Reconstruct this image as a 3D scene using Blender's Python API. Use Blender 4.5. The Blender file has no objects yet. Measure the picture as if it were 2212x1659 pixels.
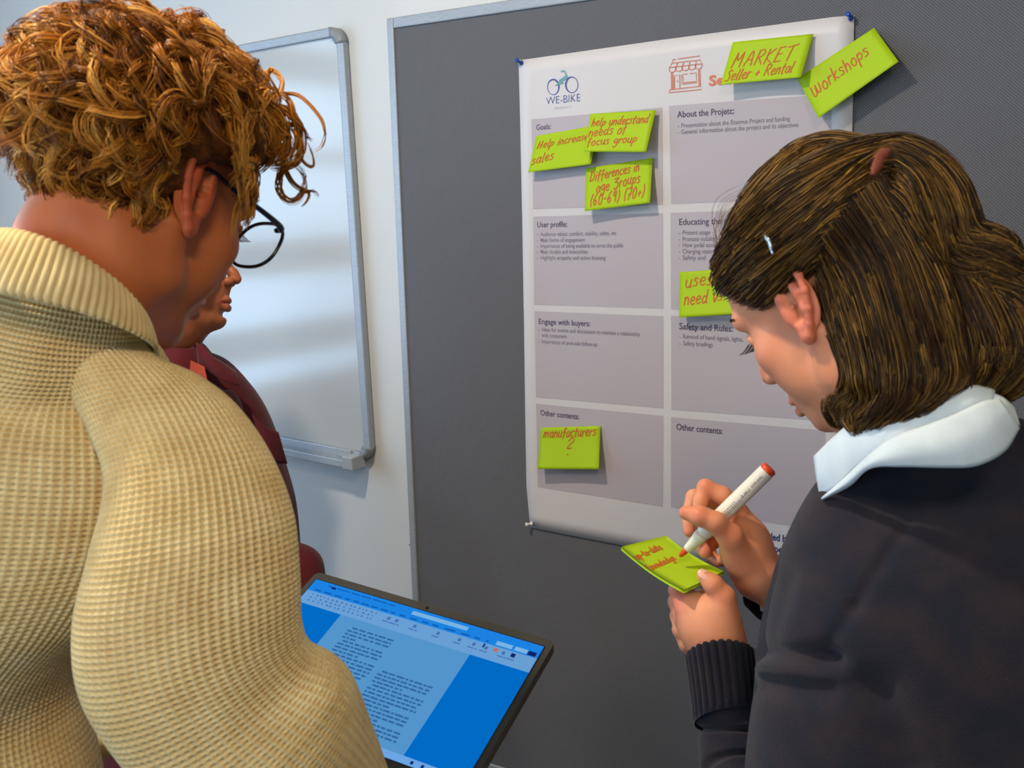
import bpy, math, random
import numpy as np
from mathutils import Matrix, Vector
rng = np.random.default_rng(7)
sc = bpy.context.scene
COL = sc.collection

# ------------------------------------------------------------------ camera
W, H, F, CX, CY = 2212., 1659., 2270.2, 1106., 829.5
YAW, PITCH, ROLL = .5771, .1699, -.0267
CAM = np.array([0, -1.65, 1.60])
def _cam_axes():
    cy, sy = math.cos(YAW), math.sin(YAW)
    fwd = np.array([-sy, cy, 0.]); right = np.array([cy, sy, 0.]); up = np.array([0, 0, 1.])
    f2 = fwd*math.cos(PITCH) - up*math.sin(PITCH); u2 = up*math.cos(PITCH) + fwd*math.sin(PITCH)
    r3 = right*math.cos(ROLL) + u2*math.sin(ROLL); u3 = u2*math.cos(ROLL) - right*math.sin(ROLL)
    return np.array([r3, -u3, f2])
MC = _cam_axes()
cd = bpy.data.cameras.new('camera'); cam = bpy.data.objects.new('camera', cd); COL.objects.link(cam)
m = Matrix.Identity(4)
for i in range(3):
    m[i][0] = MC[0][i]; m[i][1] = -MC[1][i]; m[i][2] = -MC[2][i]; m[i][3] = CAM[i]
cam.matrix_world = m
cd.sensor_width = 36; cd.lens = F/W*36; cd.clip_start = .05
cd.dof.use_dof = True; cd.dof.focus_distance = 1.72; cd.dof.aperture_fstop = 12.5
sc.camera = cam

# ------------------------------------------------------------------ light and exposure
sc.view_settings.view_transform = 'Standard'; sc.view_settings.look = 'None'
sc.view_settings.gamma = 1; sc.view_settings.use_curve_mapping = False
sc.view_settings.exposure = -0.10
wd = bpy.data.worlds.new('overcast_sky'); sc.world = wd; wd.use_nodes = True
bg = wd.node_tree.nodes['Background']; bg.inputs[0].default_value = (.62, .80, 1, 1); bg.inputs[1].default_value = 2.0
def area(name, loc, target, sx, sy, watts, col):
    l = bpy.data.lights.new(name, 'AREA'); l.shape = 'RECTANGLE'; l.size = sx; l.size_y = sy; l.energy = watts; l.color = col
    o = bpy.data.objects.new(name, l); COL.objects.link(o); o.location = loc
    o.rotation_euler = (Vector(target) - Vector(loc)).to_track_quat('-Z', 'Y').to_euler(); return o
# daylight through the window in the left wall, added rear fill, ceiling lamps
area('window_daylight', (-3.25, -1.75, 1.72), (0, -1.7, 1.45), 2.9, 1.9, 105, (.45, .70, 1))
area('rear_fill_light', (-1.0, -4.75, 1.72), (-1.0, 0, 1.45), 2.6, 1.9, 125, (.50, .73, 1))  # added blue fill at an unseen rear window, lifts the ambient
area('lamp_over_board', (-1.05, -1.22, 2.70), (-1.0, -1.0, 0), .10, .10, 26, (1, .83, .62))
area('lamp_over_room', (.55, -2.1, 2.70), (.55, -2.1, 0), .5, .5, 17, (1, .80, .55))
area('lamp_rear', (-1.35, -2.9, 2.70), (-1.35, -2.9, 0), .3, .3, 12, (1, .82, .58))

# ------------------------------------------------------------------ projection helpers (pixel + depth -> place in the room)
def P(x, y, Z):
    return MC.T @ np.array([(x-CX)/F*Z, (y-CY)/F*Z, Z]) + CAM
def PA(a):
    a = np.asarray(a, float)
    q = np.stack([(a[..., 0]-CX)/F*a[..., 2], (a[..., 1]-CY)/F*a[..., 2], a[..., 2]], -1)
    return q @ MC + CAM
def onplane(x, y, Y):
    x = np.asarray(x, float); y = np.asarray(y, float); Y = np.asarray(Y, float)
    d = np.stack([(x-CX)/F, (y-CY)/F, np.ones_like(x)], -1) @ MC
    t = (Y - CAM[1])/d[..., 1]
    return CAM + d*t[..., None]
def eul(a):
    cx, sx, cy, sy, cz, sz = math.cos(a[0]), math.sin(a[0]), math.cos(a[1]), math.sin(a[1]), math.cos(a[2]), math.sin(a[2])
    Rx = np.array([[1, 0, 0], [0, cx, -sx], [0, sx, cx]]); Ry = np.array([[cy, 0, sy], [0, 1, 0], [-sy, 0, cy]]); Rz = np.array([[cz, -sz, 0], [sz, cz, 0], [0, 0, 1]])
    return Rz @ Ry @ Rx
def sm(x): x = np.clip(x, 0, 1); return x*x*(3-2*x)
def crom(pts, n):
    p = np.asarray(pts, float); k = len(p)
    if k == 2:
        t = np.linspace(0, 1, n)[:, None]; return p[0]*(1-t)+p[1]*t
    e = np.vstack([2*p[0]-p[1], p, 2*p[-1]-p[-2]])
    t = np.linspace(0, k-1-1e-9, n); i = t.astype(int); f = (t-i)[:, None]
    a, b, c, d = e[i], e[i+1], e[i+2], e[i+3]
    return .5*((2*b)+(-a+c)*f+(2*a-5*b+4*c-d)*f**2+(-a+3*b-3*c+d)*f**3)

# ------------------------------------------------------------------ object helpers
def mesh(name, v, f, mat, parent=None, smooth=True, attr=None, col=None):
    """v (n,3) array, f list of faces or (m,k) int array -> ONE mesh object"""
    me = bpy.data.meshes.new(name); v = np.asarray(v, np.float32)
    if isinstance(f, np.ndarray):
        k = f.shape[1]; me.vertices.add(len(v)); me.vertices.foreach_set('co', v.ravel())
        me.loops.add(f.size); me.loops.foreach_set('vertex_index', f.astype(np.int32).ravel())
        me.polygons.add(len(f)); me.polygons.foreach_set('loop_start', np.arange(0, f.size, k, dtype=np.int32))
        me.update(calc_edges=True)
    else:
        me.from_pydata(v.tolist(), [], f); me.update()
    if smooth: me.polygons.foreach_set('use_smooth', np.ones(len(me.polygons), bool))
    if attr:
        for n, a in attr.items():
            at = me.attributes.new(n, 'FLOAT', 'POINT'); at.data.foreach_set('value', np.asarray(a, np.float32))
    if mat: me.materials.append(mat)
    o = bpy.data.objects.new(name, me); COL.objects.link(o)
    if parent is not None:
        o.parent = parent; o.matrix_parent_inverse = parent.matrix_world.inverted()
    return o
def thing(name, label, cat, loc=(0, 0, 0), group=None):
    o = bpy.data.objects.new(name, None); COL.objects.link(o); o.matrix_world = Matrix.Translation(Vector(loc)); o.empty_display_size = .05
    o['label'] = label; o['category'] = cat
    if group: o['group'] = group
    return o
def tag(o, label, cat, group=None):
    o['label'] = label; o['category'] = cat
    if group: o['group'] = group
    return o
def struct(o): o['kind'] = 'structure'; return o
class MB:
    def __init__(s): s.v = []; s.f = []; s.n = 0
    def add(s, v, f):
        v = np.asarray(v, float); s.v.append(v); s.f += [tuple(int(i)+s.n for i in q) for q in f]; s.n += len(v); return s
    def box(s, a, b):
        x0, y0, z0 = a; x1, y1, z1 = b
        return s.add([(x0,y0,z0),(x1,y0,z0),(x1,y1,z0),(x0,y1,z0),(x0,y0,z1),(x1,y0,z1),(x1,y1,z1),(x0,y1,z1)],
                     [(0,3,2,1),(4,5,6,7),(0,1,5,4),(1,2,6,5),(2,3,7,6),(3,0,4,7)])
    def build(s, name, mat, parent=None, smooth=False, bevel=0, seg=2, T=None):
        v = np.vstack(s.v)
        if T is not None: v = T(v)
        o = mesh(name, v, s.f, mat, parent, smooth)
        if bevel:
            bm = o.modifiers.new('bevel', 'BEVEL'); bm.width = bevel; bm.segments = seg; bm.limit_method = 'ANGLE'
        return o
def frames(Pts):
    T = np.gradient(Pts, axis=-2); T /= np.linalg.norm(T, axis=-1, keepdims=True)+1e-9
    ref = np.where(np.abs(T[..., 2:3]) < .8, np.array([0, 0, 1.]), np.array([1., 0, 0]))
    # one reference per strand keeps tubes untwisted
    ref = np.broadcast_to(ref[..., :1, :], T.shape)
    N = np.cross(T, ref); N /= np.linalg.norm(N, axis=-1, keepdims=True)+1e-9
    return T, N, np.cross(T, N)
def tubes(Pts, rad, sides=3, caps=False):
    """Pts (S,N,3), rad (S,N) -> verts, quads"""
    S, N, _ = Pts.shape; T, A, B = frames(Pts)
    th = np.arange(sides)*2*np.pi/sides
    v = Pts[:, :, None]+rad[:, :, None, None]*(A[:, :, None]*np.cos(th)[:, None]+B[:, :, None]*np.sin(th)[:, None])
    idx = np.arange(S*N*sides).reshape(S, N, sides)
    a = idx[:, :-1]; b = idx[:, 1:]
    f = np.stack([a, np.roll(a, -1, 2), np.roll(b, -1, 2), b], -1).reshape(-1, 4)
    return v.reshape(-1, 3), f
def tube_obj(name, pts, r, mat, parent=None, sides=12, n=None):
    p = crom(pts, n or len(pts)*6); N = len(p)
    r = np.interp(np.linspace(0, 1, N), np.linspace(0, 1, len(np.atleast_1d(r))), np.atleast_1d(r))
    r = r.copy(); v, f = tubes(p[None], r[None], sides)
    f = f.tolist(); f.append(list(range(sides))[::-1]); f.append(list(range((N-1)*sides, N*sides)))
    return mesh(name, v, f, mat, parent)
def lathe(prof, seg=24):
    """prof [(r,h)] around local z"""
    v = []; f = []
    for r, h in prof:
        for k in range(seg):
            a = 2*math.pi*k/seg; v.append((r*math.cos(a), r*math.sin(a), h))
    for i in range(len(prof)-1):
        for k in range(seg):
            f.append((i*seg+k, i*seg+(k+1) % seg, (i+1)*seg+(k+1) % seg, (i+1)*seg+k))
    f.append(tuple(range(seg))[::-1]); f.append(tuple((len(prof)-1)*seg+k for k in range(seg)))
    return np.array(v), f
def along(v, a, b):
    """move lathe verts from local z axis to the axis a->b starting at a"""
    d = np.asarray(b, float)-a; d /= np.linalg.norm(d); r = np.cross(d, [0, 0, 1.]);
    if np.linalg.norm(r) < 1e-4: r = np.array([1., 0, 0])
    r /= np.linalg.norm(r); u = np.cross(d, r)
    return np.asarray(a)+v[:, :1]*r+v[:, 1:2]*u+v[:, 2:]*d

# ------------------------------------------------------------------ signed distance sculpting and surface nets
class SDF:
    def __init__(s, lo, hi, h):
        s.lo = np.array(lo, float); s.h = h; s.n = np.ceil((np.array(hi)-lo)/h).astype(int)+1
        s.F = np.full(s.n, .05, np.float32)
    def _sub(s, lo, hi, pad):
        a = np.maximum(np.floor((lo-pad-s.lo)/s.h).astype(int), 0); b = np.minimum(np.ceil((hi+pad-s.lo)/s.h).astype(int)+1, s.n)
        if (b <= a).any(): return None, None
        g = np.meshgrid(*[s.lo[i]+np.arange(a[i], b[i])*s.h for i in range(3)], indexing='ij')
        return tuple(slice(a[i], b[i]) for i in range(3)), np.stack(g, -1)
    def _mix(s, sl, d, k, op):
        F = s.F[sl]; d = d.astype(np.float32)
        if op == '+':
            h = np.clip(.5+.5*(F-d)/k, 0, 1); s.F[sl] = F*(1-h)+d*h-k*h*(1-h)
        else:
            h = np.clip(.5-.5*(F+d)/k, 0, 1); s.F[sl] = F*(1-h)-d*h+k*h*(1-h)
    def ell(s, c, r, k=.01, op='+', R=None):
        c = np.array(c, float); r = np.array(r, float); e = r.max() if R is not None else r
        sl, g = s._sub(c-e, c+e, k*1.5+2*s.h+.004)
        if sl is None: return s
        p = g-c
        if R is not None: p = p @ np.asarray(R)
        k0 = np.linalg.norm(p/r, axis=-1); k1 = np.linalg.norm(p/r**2, axis=-1)+1e-9
        s._mix(sl, k0*(k0-1)/k1, k, op); return s
    def cap(s, a, b, ra, rb=None, k=.01, op='+'):
        a = np.array(a, float); b = np.array(b, float); rb = ra if rb is None else rb; m_ = max(ra, rb)
        sl, g = s._sub(np.minimum(a, b)-m_, np.maximum(a, b)+m_, k*1.5+2*s.h+.004)
        if sl is None: return s
        ab = b-a; t = np.clip(((g-a) @ ab)/(ab @ ab+1e-12), 0, 1)
        s._mix(sl, np.linalg.norm(g-a-t[..., None]*ab, axis=-1)-(ra+(rb-ra)*t), k, op); return s
    def chain(s, pts, rs, k=.005, op='+'):
        for i in range(len(pts)-1): s.cap(pts[i], pts[i+1], rs[i], rs[i+1], k, op)
        return s
    def mesh(s):
        F = s.F; ins = F < 0; n = np.array(F.shape)
        c = np.zeros(n-1, np.int8)
        for dx in (0, 1):
            for dy in (0, 1):
                for dz in (0, 1): c += ins[dx:n[0]-1+dx, dy:n[1]-1+dy, dz:n[2]-1+dz]
        act = (c > 0) & (c < 8); ci = np.argwhere(act); vid = np.full(n-1, -1, np.int64); vid[act] = np.arange(len(ci))
        acc = np.zeros((len(ci), 3)); cnt = np.zeros(len(ci))
        for ax in range(3):
            o1, o2 = [i for i in range(3) if i != ax]
            for u in (0, 1):
                for w in (0, 1):
                    off = np.zeros(3, int); off[o1] = u; off[o2] = w; e = np.zeros(3, int); e[ax] = 1
                    p0 = ci+off; p1 = p0+e; f0 = F[tuple(p0.T)]; f1 = F[tuple(p1.T)]; x = (f0 < 0) != (f1 < 0)
                    t = np.where(x, f0/np.where(x, f0-f1, 1), 0); q = p0+e*t[:, None]; acc[x] += q[x]; cnt[x] += 1
        v = s.lo+acc/cnt[:, None]*s.h; faces = []
        for ax in range(3):
            o1, o2 = [(1, 2), (2, 0), (0, 1)][ax]; e = np.zeros(3, int); e[ax] = 1
            A = ins[tuple(slice(0, n[i]-e[i]) for i in range(3))]; B = ins[tuple(slice(e[i], n[i]) for i in range(3))]
            x = A != B; p = np.argwhere(x); ok = (p[:, o1] > 0) & (p[:, o2] > 0) & (p[:, o1] < n[o1]-1) & (p[:, o2] < n[o2]-1); p = p[ok]
            fl = A[tuple(p.T)]; d1 = np.zeros(3, int); d1[o1] = 1; d2 = np.zeros(3, int); d2[o2] = 1
            q = np.stack([vid[tuple((p-d1-d2).T)], vid[tuple((p-d2).T)], vid[tuple(p.T)], vid[tuple((p-d1).T)]], -1)
            q[~fl] = q[~fl][:, ::-1]; faces.append(q)
        return v, np.vstack(faces)
def join(parts):
    vs = []; fs = []; n = 0
    for v, f in parts: vs.append(v); fs.append(np.asarray(f)+n); n += len(v)
    return np.vstack(vs), np.vstack(fs)

# ------------------------------------------------------------------ materials
def srgb(r, g, b):
    return tuple(((c/255)/12.92 if c/255 <= .04045 else (((c/255)+.055)/1.055)**2.4) for c in (r, g, b))+(1,)
def mat(name, col, rough=.5, spec=.5, metal=0, **kw):
    m_ = bpy.data.materials.new(name); m_.use_nodes = True; b = m_.node_tree.nodes['Principled BSDF']
    b.inputs['Base Color'].default_value = srgb(*col); b.inputs['Roughness'].default_value = rough
    b.inputs['Specular IOR Level'].default_value = spec; b.inputs['Metallic'].default_value = metal
    for k, v in kw.items(): b.inputs[k.replace('_', ' ')].default_value = v
    return m_
def nodes(m_): return m_.node_tree.nodes, m_.node_tree.links, m_.node_tree.nodes['Principled BSDF']
def noisy(m_, c2, scale=20, detail=3, lo=.35, hi=.65, bump=0, bscale=None, dist=.001, coord='Object', stretch=None):
    n, l, b = nodes(m_); tc = n.new('ShaderNodeTexCoord'); mp = n.new('ShaderNodeMapping'); l.new(tc.outputs[coord], mp.inputs[0])
    if stretch: mp.inputs['Scale'].default_value = stretch
    t = n.new('ShaderNodeTexNoise'); t.inputs['Scale'].default_value = scale; t.inputs['Detail'].default_value = detail; l.new(mp.outputs[0], t.inputs[0])
    r = n.new('ShaderNodeValToRGB'); r.color_ramp.elements[0].position = lo; r.color_ramp.elements[1].position = hi
    r.color_ramp.elements[0].color = b.inputs['Base Color'].default_value[:]; r.color_ramp.elements[1].color = srgb(*c2)
    l.new(t.outputs[0], r.inputs[0]); l.new(r.outputs[0], b.inputs['Base Color'])
    if bump:
        t2 = n.new('ShaderNodeTexNoise'); t2.inputs['Scale'].default_value = bscale or scale; t2.inputs['Detail'].default_value = 4; l.new(mp.outputs[0], t2.inputs[0])
        bp = n.new('ShaderNodeBump'); bp.inputs['Strength'].default_value = bump; bp.inputs['Distance'].default_value = dist
        l.new(t2.outputs[0], bp.inputs['Height']); l.new(bp.outputs[0], b.inputs['Normal'])
    return m_
def skin(name, c, c2, lips):
    """flesh tone with faint mottling; 'flush' attribute marks lips, ear rims and knuckles"""
    m_ = mat(name, c, .48, .35); n, l, b = nodes(m_); noisy(m_, c2, 14, 4, .3, .7, .25, 260, .0006)
    ramp = b.inputs['Base Color'].links[0].from_socket
    a = n.new('ShaderNodeAttribute'); a.attribute_name = 'flush'; mx = n.new('ShaderNodeMix'); mx.data_type = 'RGBA'
    l.new(a.outputs['Fac'], mx.inputs[0]); l.new(ramp, mx.inputs[6]); mx.inputs[7].default_value = srgb(*lips); l.new(mx.outputs[2], b.inputs['Base Color'])
    b.inputs['Subsurface Weight'].default_value = .18; b.inputs['Subsurface Radius'].default_value = (.012, .004, .002); b.inputs['Subsurface Scale'].default_value = .6
    return m_
def hairmat(name, stops, rough=.38):
    m_ = mat(name, (90, 60, 20), rough, .22); n, l, b = nodes(m_)
    a = n.new('ShaderNodeAttribute'); a.attribute_name = 'shade'; r = n.new('ShaderNodeValToRGB')
    while len(r.color_ramp.elements) < len(stops): r.color_ramp.elements.new(.5)
    for e, (p, c) in zip(r.color_ramp.elements, stops): e.position = p; e.color = srgb(*c)
    l.new(a.outputs['Fac'], r.inputs[0]); l.new(r.outputs[0], b.inputs['Base Color']); return m_
def emis(name, col, s=1):
    m_ = bpy.data.materials.new(name); m_.use_nodes = True; n, l, b = nodes(m_); n.remove(b)
    e = n.new('ShaderNodeEmission'); e.inputs[0].default_value = srgb(*col); e.inputs[1].default_value = s
    l.new(e.outputs[0], n['Material Output'].inputs[0]); return m_
# ------------------------------------------------------------------ the room
M_wall = noisy(mat('wall_paint', (204, 208, 210), .75, .3), (208, 211, 212), 3, 3, .3, .7, .12, 220, .0006)
M_ceil = mat('ceiling_paint', (225, 222, 214), .9); M_floor = noisy(mat('carpet', (92, 90, 88), .95), (74, 73, 72), 90, 4, .3, .7)
WY = .03
XL, XR, YB, ZC = -2.9, 3.0, -4.4, 2.75
def room_box(name, a, b, m_): return struct(MB().box(a, b).build(name, m_))
room_box('floor', (XL-.1, YB-.1, -.1), (XR+.1, WY+.1, 0), M_floor)
room_box('ceiling', (XL-.1, YB-.1, ZC), (XR+.1, WY+.1, ZC+.1), M_ceil)
room_box('wall_back', (XL-.1, WY, 0), (XR+.1, WY+.1, ZC), M_wall)
room_box('wall_right', (XR, YB, 0), (XR+.1, WY, ZC), M_wall)
# wall_left with a window opening
b = MB(); y0, y1, z0, z1 = -2.95, -.55, .9, 2.35
b.box((XL-.1, YB, 0), (XL, y0, ZC)); b.box((XL-.1, y1, 0), (XL, WY, ZC)); b.box((XL-.1, y0, 0), (XL, y1, z0)); b.box((XL-.1, y0, z1), (XL, y1, ZC))
struct(b.build('wall_left', M_wall))
b = MB(); b.box((XL-.1, YB-.1, 0), (-2.05, YB, ZC)); b.box((.05, YB-.1, 0), (XR+.1, YB, ZC)); b.box((-2.05, YB-.1, 0), (.05, YB, .9)); b.box((-2.05, YB-.1, 2.35), (.05, YB, ZC))
struct(b.build('wall_front', M_wall))
M_wf = mat('window_frame_white', (225, 228, 230), .4)
def thin_glass(name, gl):
    m_ = bpy.data.materials.new(name); m_.use_nodes = True; n, l, b = nodes(m_); n.remove(b)
    t_ = n.new('ShaderNodeBsdfTransparent'); g_ = n.new('ShaderNodeBsdfGlossy'); g_.inputs['Roughness'].default_value = .03; x_ = n.new('ShaderNodeMixShader'); x_.inputs[0].default_value = gl
    l.new(t_.outputs[0], x_.inputs[1]); l.new(g_.outputs[0], x_.inputs[2]); l.new(x_.outputs[0], n['Material Output'].inputs[0]); return m_
M_glass = thin_glass('window_glass', .06)
def window(name, origin, ax, w, h):
    """frame and panes; ax 0: lies in the yz plane, 1: in the xz plane"""
    t = struct(thing(name, 'white framed window with grey daylight outside', 'window', origin)); del t['label']; del t['category']
    o = np.array(origin, float)
    def bx(mb, u0, v0, u1, v1, d):
        if ax == 0: mb.box((o[0]-d, o[1]+u0, o[2]+v0), (o[0]+d, o[1]+u1, o[2]+v1))
        else: mb.box((o[0]+u0, o[1]-d, o[2]+v0), (o[0]+u1, o[1]+d, o[2]+v1))
        return mb
    mb = MB(); k = .05
    for q in ((0, 0, w, k), (0, h-k, w, h), (0, k, k, h-k), (w-k, k, w, h-k)): bx(mb, *q, .035)
    mb.build('window_frame', M_wf, t)
    bx(MB(), w/2-.03, k, w/2+.03, h-k, .03).build('mullion', M_wf, t); bx(MB(), k, h*.62-.03, w-k, h*.62+.03, .03).build('transom', M_wf, t)
    for hh in (.14, .36, .86): bx(MB(), k, h*hh-.065, w-k, h*hh+.065, .02).build('sun_louvre', M_wf, t)
    for u in (k, w/2+.03): bx(MB(), u, k, u+w/2-.03-k, h-k, .004).build('pane', M_glass, t)
window('window_1', (XL-.05, y0, z0), 0, y1-y0, z1-z0)
window('window_2', (-2.05, YB-.05, .9), 1, 2.1, 1.45)  # unseen window behind the camera, opening for the added rear fill
M_bb = mat('baseboard_grey', (120, 120, 120), .6)
room_box('baseboard_back', (XL, WY-.012, 0), (XR, WY, .08), M_bb)
# ceiling lamps
M_lamp = emis('lamp_glow', (255, 220, 170), 12); M_ring = mat('lamp_rim', (215, 215, 215), .35)
for (x, y, r), lb in (((-1.05, -1.22, .075), 'small round ceiling spotlight above the pinboard'), ((.55, -2.1, .27), 'wide round ceiling lamp over the middle of the room'), ((-1.35, -2.9, .17), 'round ceiling lamp near the rear window')):
    t = thing('ceiling_light', lb, 'lamp', (x, y, ZC))
    v, f = lathe([(r+.03, 0), (r+.03, -.03), (r+.02, -.036), (r, -.036), (r, -.012)]); mesh('rim', v+(x, y, ZC), f, M_ring, t, False)
    v, f = lathe([(r, -.012), (r, -.018)]); mesh('diffuser', v+(x, y, ZC), f, M_lamp, t, False)

# ------------------------------------------------------------------ whiteboard on the wall
M_alu = noisy(mat('brushed_aluminium', (168, 175, 182), .42, .5, .3), (154, 160, 168), 60, 2, .3, .7, stretch=(1, 1, 12))
M_alu2 = mat('grey_corner_plastic', (135, 140, 145), .45)
M_wb = mat('whiteboard_enamel', (180, 184, 186), .12, .8); M_clear = mat('clear_end_cap', (160, 168, 174), .25, .6)
wbp = [onplane(x, y, 0) for x, y in ((735, 57), (815, 985))]
def qmesh(name, quads, mt, parent, T=None): pass
wb = thing('whiteboard', 'white glossy whiteboard in an aluminium frame on the wall behind the two men', 'whiteboard', (-2.0, WY, 1.0))
TLp, TRp, BRp, BLp = (150, 171), (752, 56), (815, 996), (190, 872)     # outer corners as seen
def wbp(u, v, Y):
    u = np.asarray(u, float); v = np.asarray(v, float)
    x = (TLp[0]*(1-u)+TRp[0]*u)*(1-v)+(BLp[0]*(1-u)+BRp[0]*u)*v; y = (TLp[1]*(1-u)+TRp[1]*u)*(1-v)+(BLp[1]*(1-u)+BRp[1]*u)*v
    return onplane(x, y, WY)+np.stack([np.zeros_like(u), Y+0*u, np.zeros_like(u)], -1)
c00 = wbp(0, 0, 0); c10 = wbp(1, 0, 0); c11 = wbp(1, 1, 0); c01 = wbp(0, 1, 0)
def wbq(x, z, y):
    """x metres in from the right edge, z metres down from the top, y metres out of the wall"""
    wt = np.linalg.norm(c10-c00); ht = np.linalg.norm(c11-c10); u = 1-np.asarray(x, float)/wt; v = np.asarray(z, float)/ht
    q = (c00*(1-u)[..., None]+c10*u[..., None])*(1-v)[..., None]+(c01*(1-u)[..., None]+c11*u[..., None])*v[..., None]
    q = q.copy(); q[..., 1] = WY-np.asarray(y, float); return q
WT, HT = np.linalg.norm(c10-c00), np.linalg.norm(c11-c10)
def wbox(name, a, bb, mt, bevel=0, par=None):
    return MB().box(a, bb).build(name, mt, par or wb, bevel=bevel, T=lambda v: wbq(v[:, 0], v[:, 1], v[:, 2]))
wbox('writing_panel', (.012, .012, .004), (WT-.012, HT-.014, .0115), M_wb)
wbox('frame_rail', (.03, 0, .002), (WT, .019, .019), M_alu, .003)
wbox('frame_rail', (0, .03, .002), (.019, HT-.03, .019), M_alu, .003)
wbox('frame_rail', (WT-.019, .03, .002), (WT, HT-.03, .019), M_alu, .003)
wbox('frame_rail', (.03, HT-.019, .002), (WT, HT, .019), M_alu, .003)
for zz in (0, 1):       # rounded plastic corner pieces
    n_ = 9; pts = []
    for rr, yy in ((.034, .001), (.034, .021), (.013, .021), (.013, .001)):
        for i in range(n_):
            a = i/(n_-1)*math.pi/2; pts.append((.034-rr*math.sin(a) if True else 0, .034-rr*math.cos(a), yy))
    pts = np.array(pts); 
    if zz: pts[:, 1] = HT-pts[:, 1]
    f = []
    for k in range(4):
        for i in range(n_-1):
            a, c = k*n_+i, ((k+1) % 4)*n_+i; f.append((a, a+1, c+1, c))
    f += [(0, n_, 2*n_, 3*n_), (n_-1, 4*n_-1, 3*n_-1, 2*n_-1)]
    mesh('corner_piece', wbq(pts[:, 0], pts[:, 1], pts[:, 2]), f, M_alu2, wb)
tr = wbox('pen_tray', (.025, HT-.004, .004), (WT-.1, HT+.004, .055), M_alu, .002)
wbox('tray_lip', (.025, HT-.006, .051), (WT-.1, HT+.010, .056), M_alu, .0015, tr)
wbox('tray_back', (.025, HT-.02, .019), (WT-.1, HT, .024), M_alu, .0015, tr)
wbox('tray_end_cap', (.018, HT-.016, .016), (.045, HT+.012, .058), M_clear, .002, tr)
wbox('tray_slider', (.045, HT-.021, .024), (.085, HT-.004, .028), M_clear, .001, tr)

# ------------------------------------------------------------------ pinboard
M_fab = mat('grey_pinboard_fabric', (116, 112, 109), .93, .2)
n, l, bs = nodes(M_fab)                                   # fine diagonal weave
tc = n.new('ShaderNodeTexCoord'); mp = n.new('ShaderNodeMapping'); mp.inputs['Rotation'].default_value = (0, math.radians(48), 0); l.new(tc.outputs['Object'], mp.inputs[0])
wv = n.new('ShaderNodeTexWave'); wv.inputs['Scale'].default_value = 95; wv.inputs['Distortion'].default_value = .25; l.new(mp.outputs[0], wv.inputs[0])
w2 = n.new('ShaderNodeTexWave'); w2.bands_direction = 'Z'; w2.inputs['Scale'].default_value = 120; l.new(mp.outputs[0], w2.inputs[0])
mm = n.new('ShaderNodeMath'); mm.operation = 'MULTIPLY'; l.new(wv.outputs['Fac'], mm.inputs[0]); l.new(w2.outputs['Fac'], mm.inputs[1])
rp = n.new('ShaderNodeValToRGB'); rp.color_ramp.elements[0].color = srgb(84, 86, 92); rp.color_ramp.elements[1].color = srgb(120, 121, 127); rp.color_ramp.elements[1].position = .6
l.new(mm.outputs[0], rp.inputs[0]); l.new(rp.outputs[0], bs.inputs['Base Color'])
bp = n.new('ShaderNodeBump'); bp.inputs['Distance'].default_value = .0008; bp.inputs['Strength'].default_value = .5; l.new(mm.outputs[0], bp.inputs['Height']); l.new(bp.outputs[0], bs.inputs['Normal'])
PX0, PZT = -1.3376, 1.957
pb = thing('pinboard', 'large grey fabric pinboard with a thin aluminium frame', 'pinboard', (-.4, WY, .5))
MB().box((PX0+.012, .0, .45), (.62, .022, PZT-.014)).build('fabric_panel', M_fab, pb)
for q in (((PX0, -.004, .44), (PX0+.016, WY, PZT)), ((PX0+.016, -.004, PZT-.020), (.61, WY, PZT)), ((.61, -.004, .44), (.628, WY, PZT)), ((PX0+.016, -.004, .44), (.61, WY, .46))):
    MB().box(*q).build('frame_rail', M_alu, pb, bevel=.0025)
# ------------------------------------------------------------------ poster
cu = np.array([0, .024, .2828, .2973, .5656, .594]); cz = np.array([0, .1082, .2676, .2816, .4431, .455, .6165, .63, .7932, .877])
TX = np.array([[1120, 1148, 1430, 1446, 1797, 1845], [1123.5, 1148, 1430.4, 1445, 1795, 1843], [1127.5, 1151.7, 1431.6, 1450, 1793, 1838],
  [1128, 1152, 1431.6, 1448.4, 1792, 1837], [1131, 1153.7, 1432.7, 1449.4, 1788, 1829], [1131.5, 1154.7, 1432.7, 1449.4, 1787, 1828],
  [1134, 1157.7, 1432.7, 1450.4, 1784, 1820], [1134, 1158, 1432.7, 1449.4, 1783, 1819], [1137, 1161.8, 1431.6, 1449.4, 1776, 1808], [1145, 1168, 1430, 1446, 1770, 1800]], float)
TY = np.array([[130, 126.5, 86, 84, 37, 33], [260, 258, 232, 228.7, 203, 197.5], [452.5, 451.6, 442.7, 440.6, 428, 426],
  [469, 468, 460.5, 459.5, 449, 447], [658, 658, 666.6, 668, 681, 683], [671, 672, 683, 682, 697, 699],
  [856, 858, 882, 885, 910, 913], [870, 872, 898.5, 901, 930, 934], [1048, 1052, 1094.4, 1096, 1146, 1151], [1139, 1144, 1195, 1198, 1262, 1268]], float)
def bil(T, u, z):
    u = np.asarray(u, float); z = np.asarray(z, float)
    i = np.clip(np.searchsorted(cu, u, side='right')-1, 0, 4); j = np.clip(np.searchsorted(cz, z, side='right')-1, 0, 8)
    a = (u-cu[i])/(cu[i+1]-cu[i]); c = (z-cz[j])/(cz[j+1]-cz[j])
    return (T[j, i]*(1-a)+T[j, i+1]*a)*(1-c)+(T[j+1, i]*(1-a)+T[j+1, i+1]*a)*c
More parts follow.
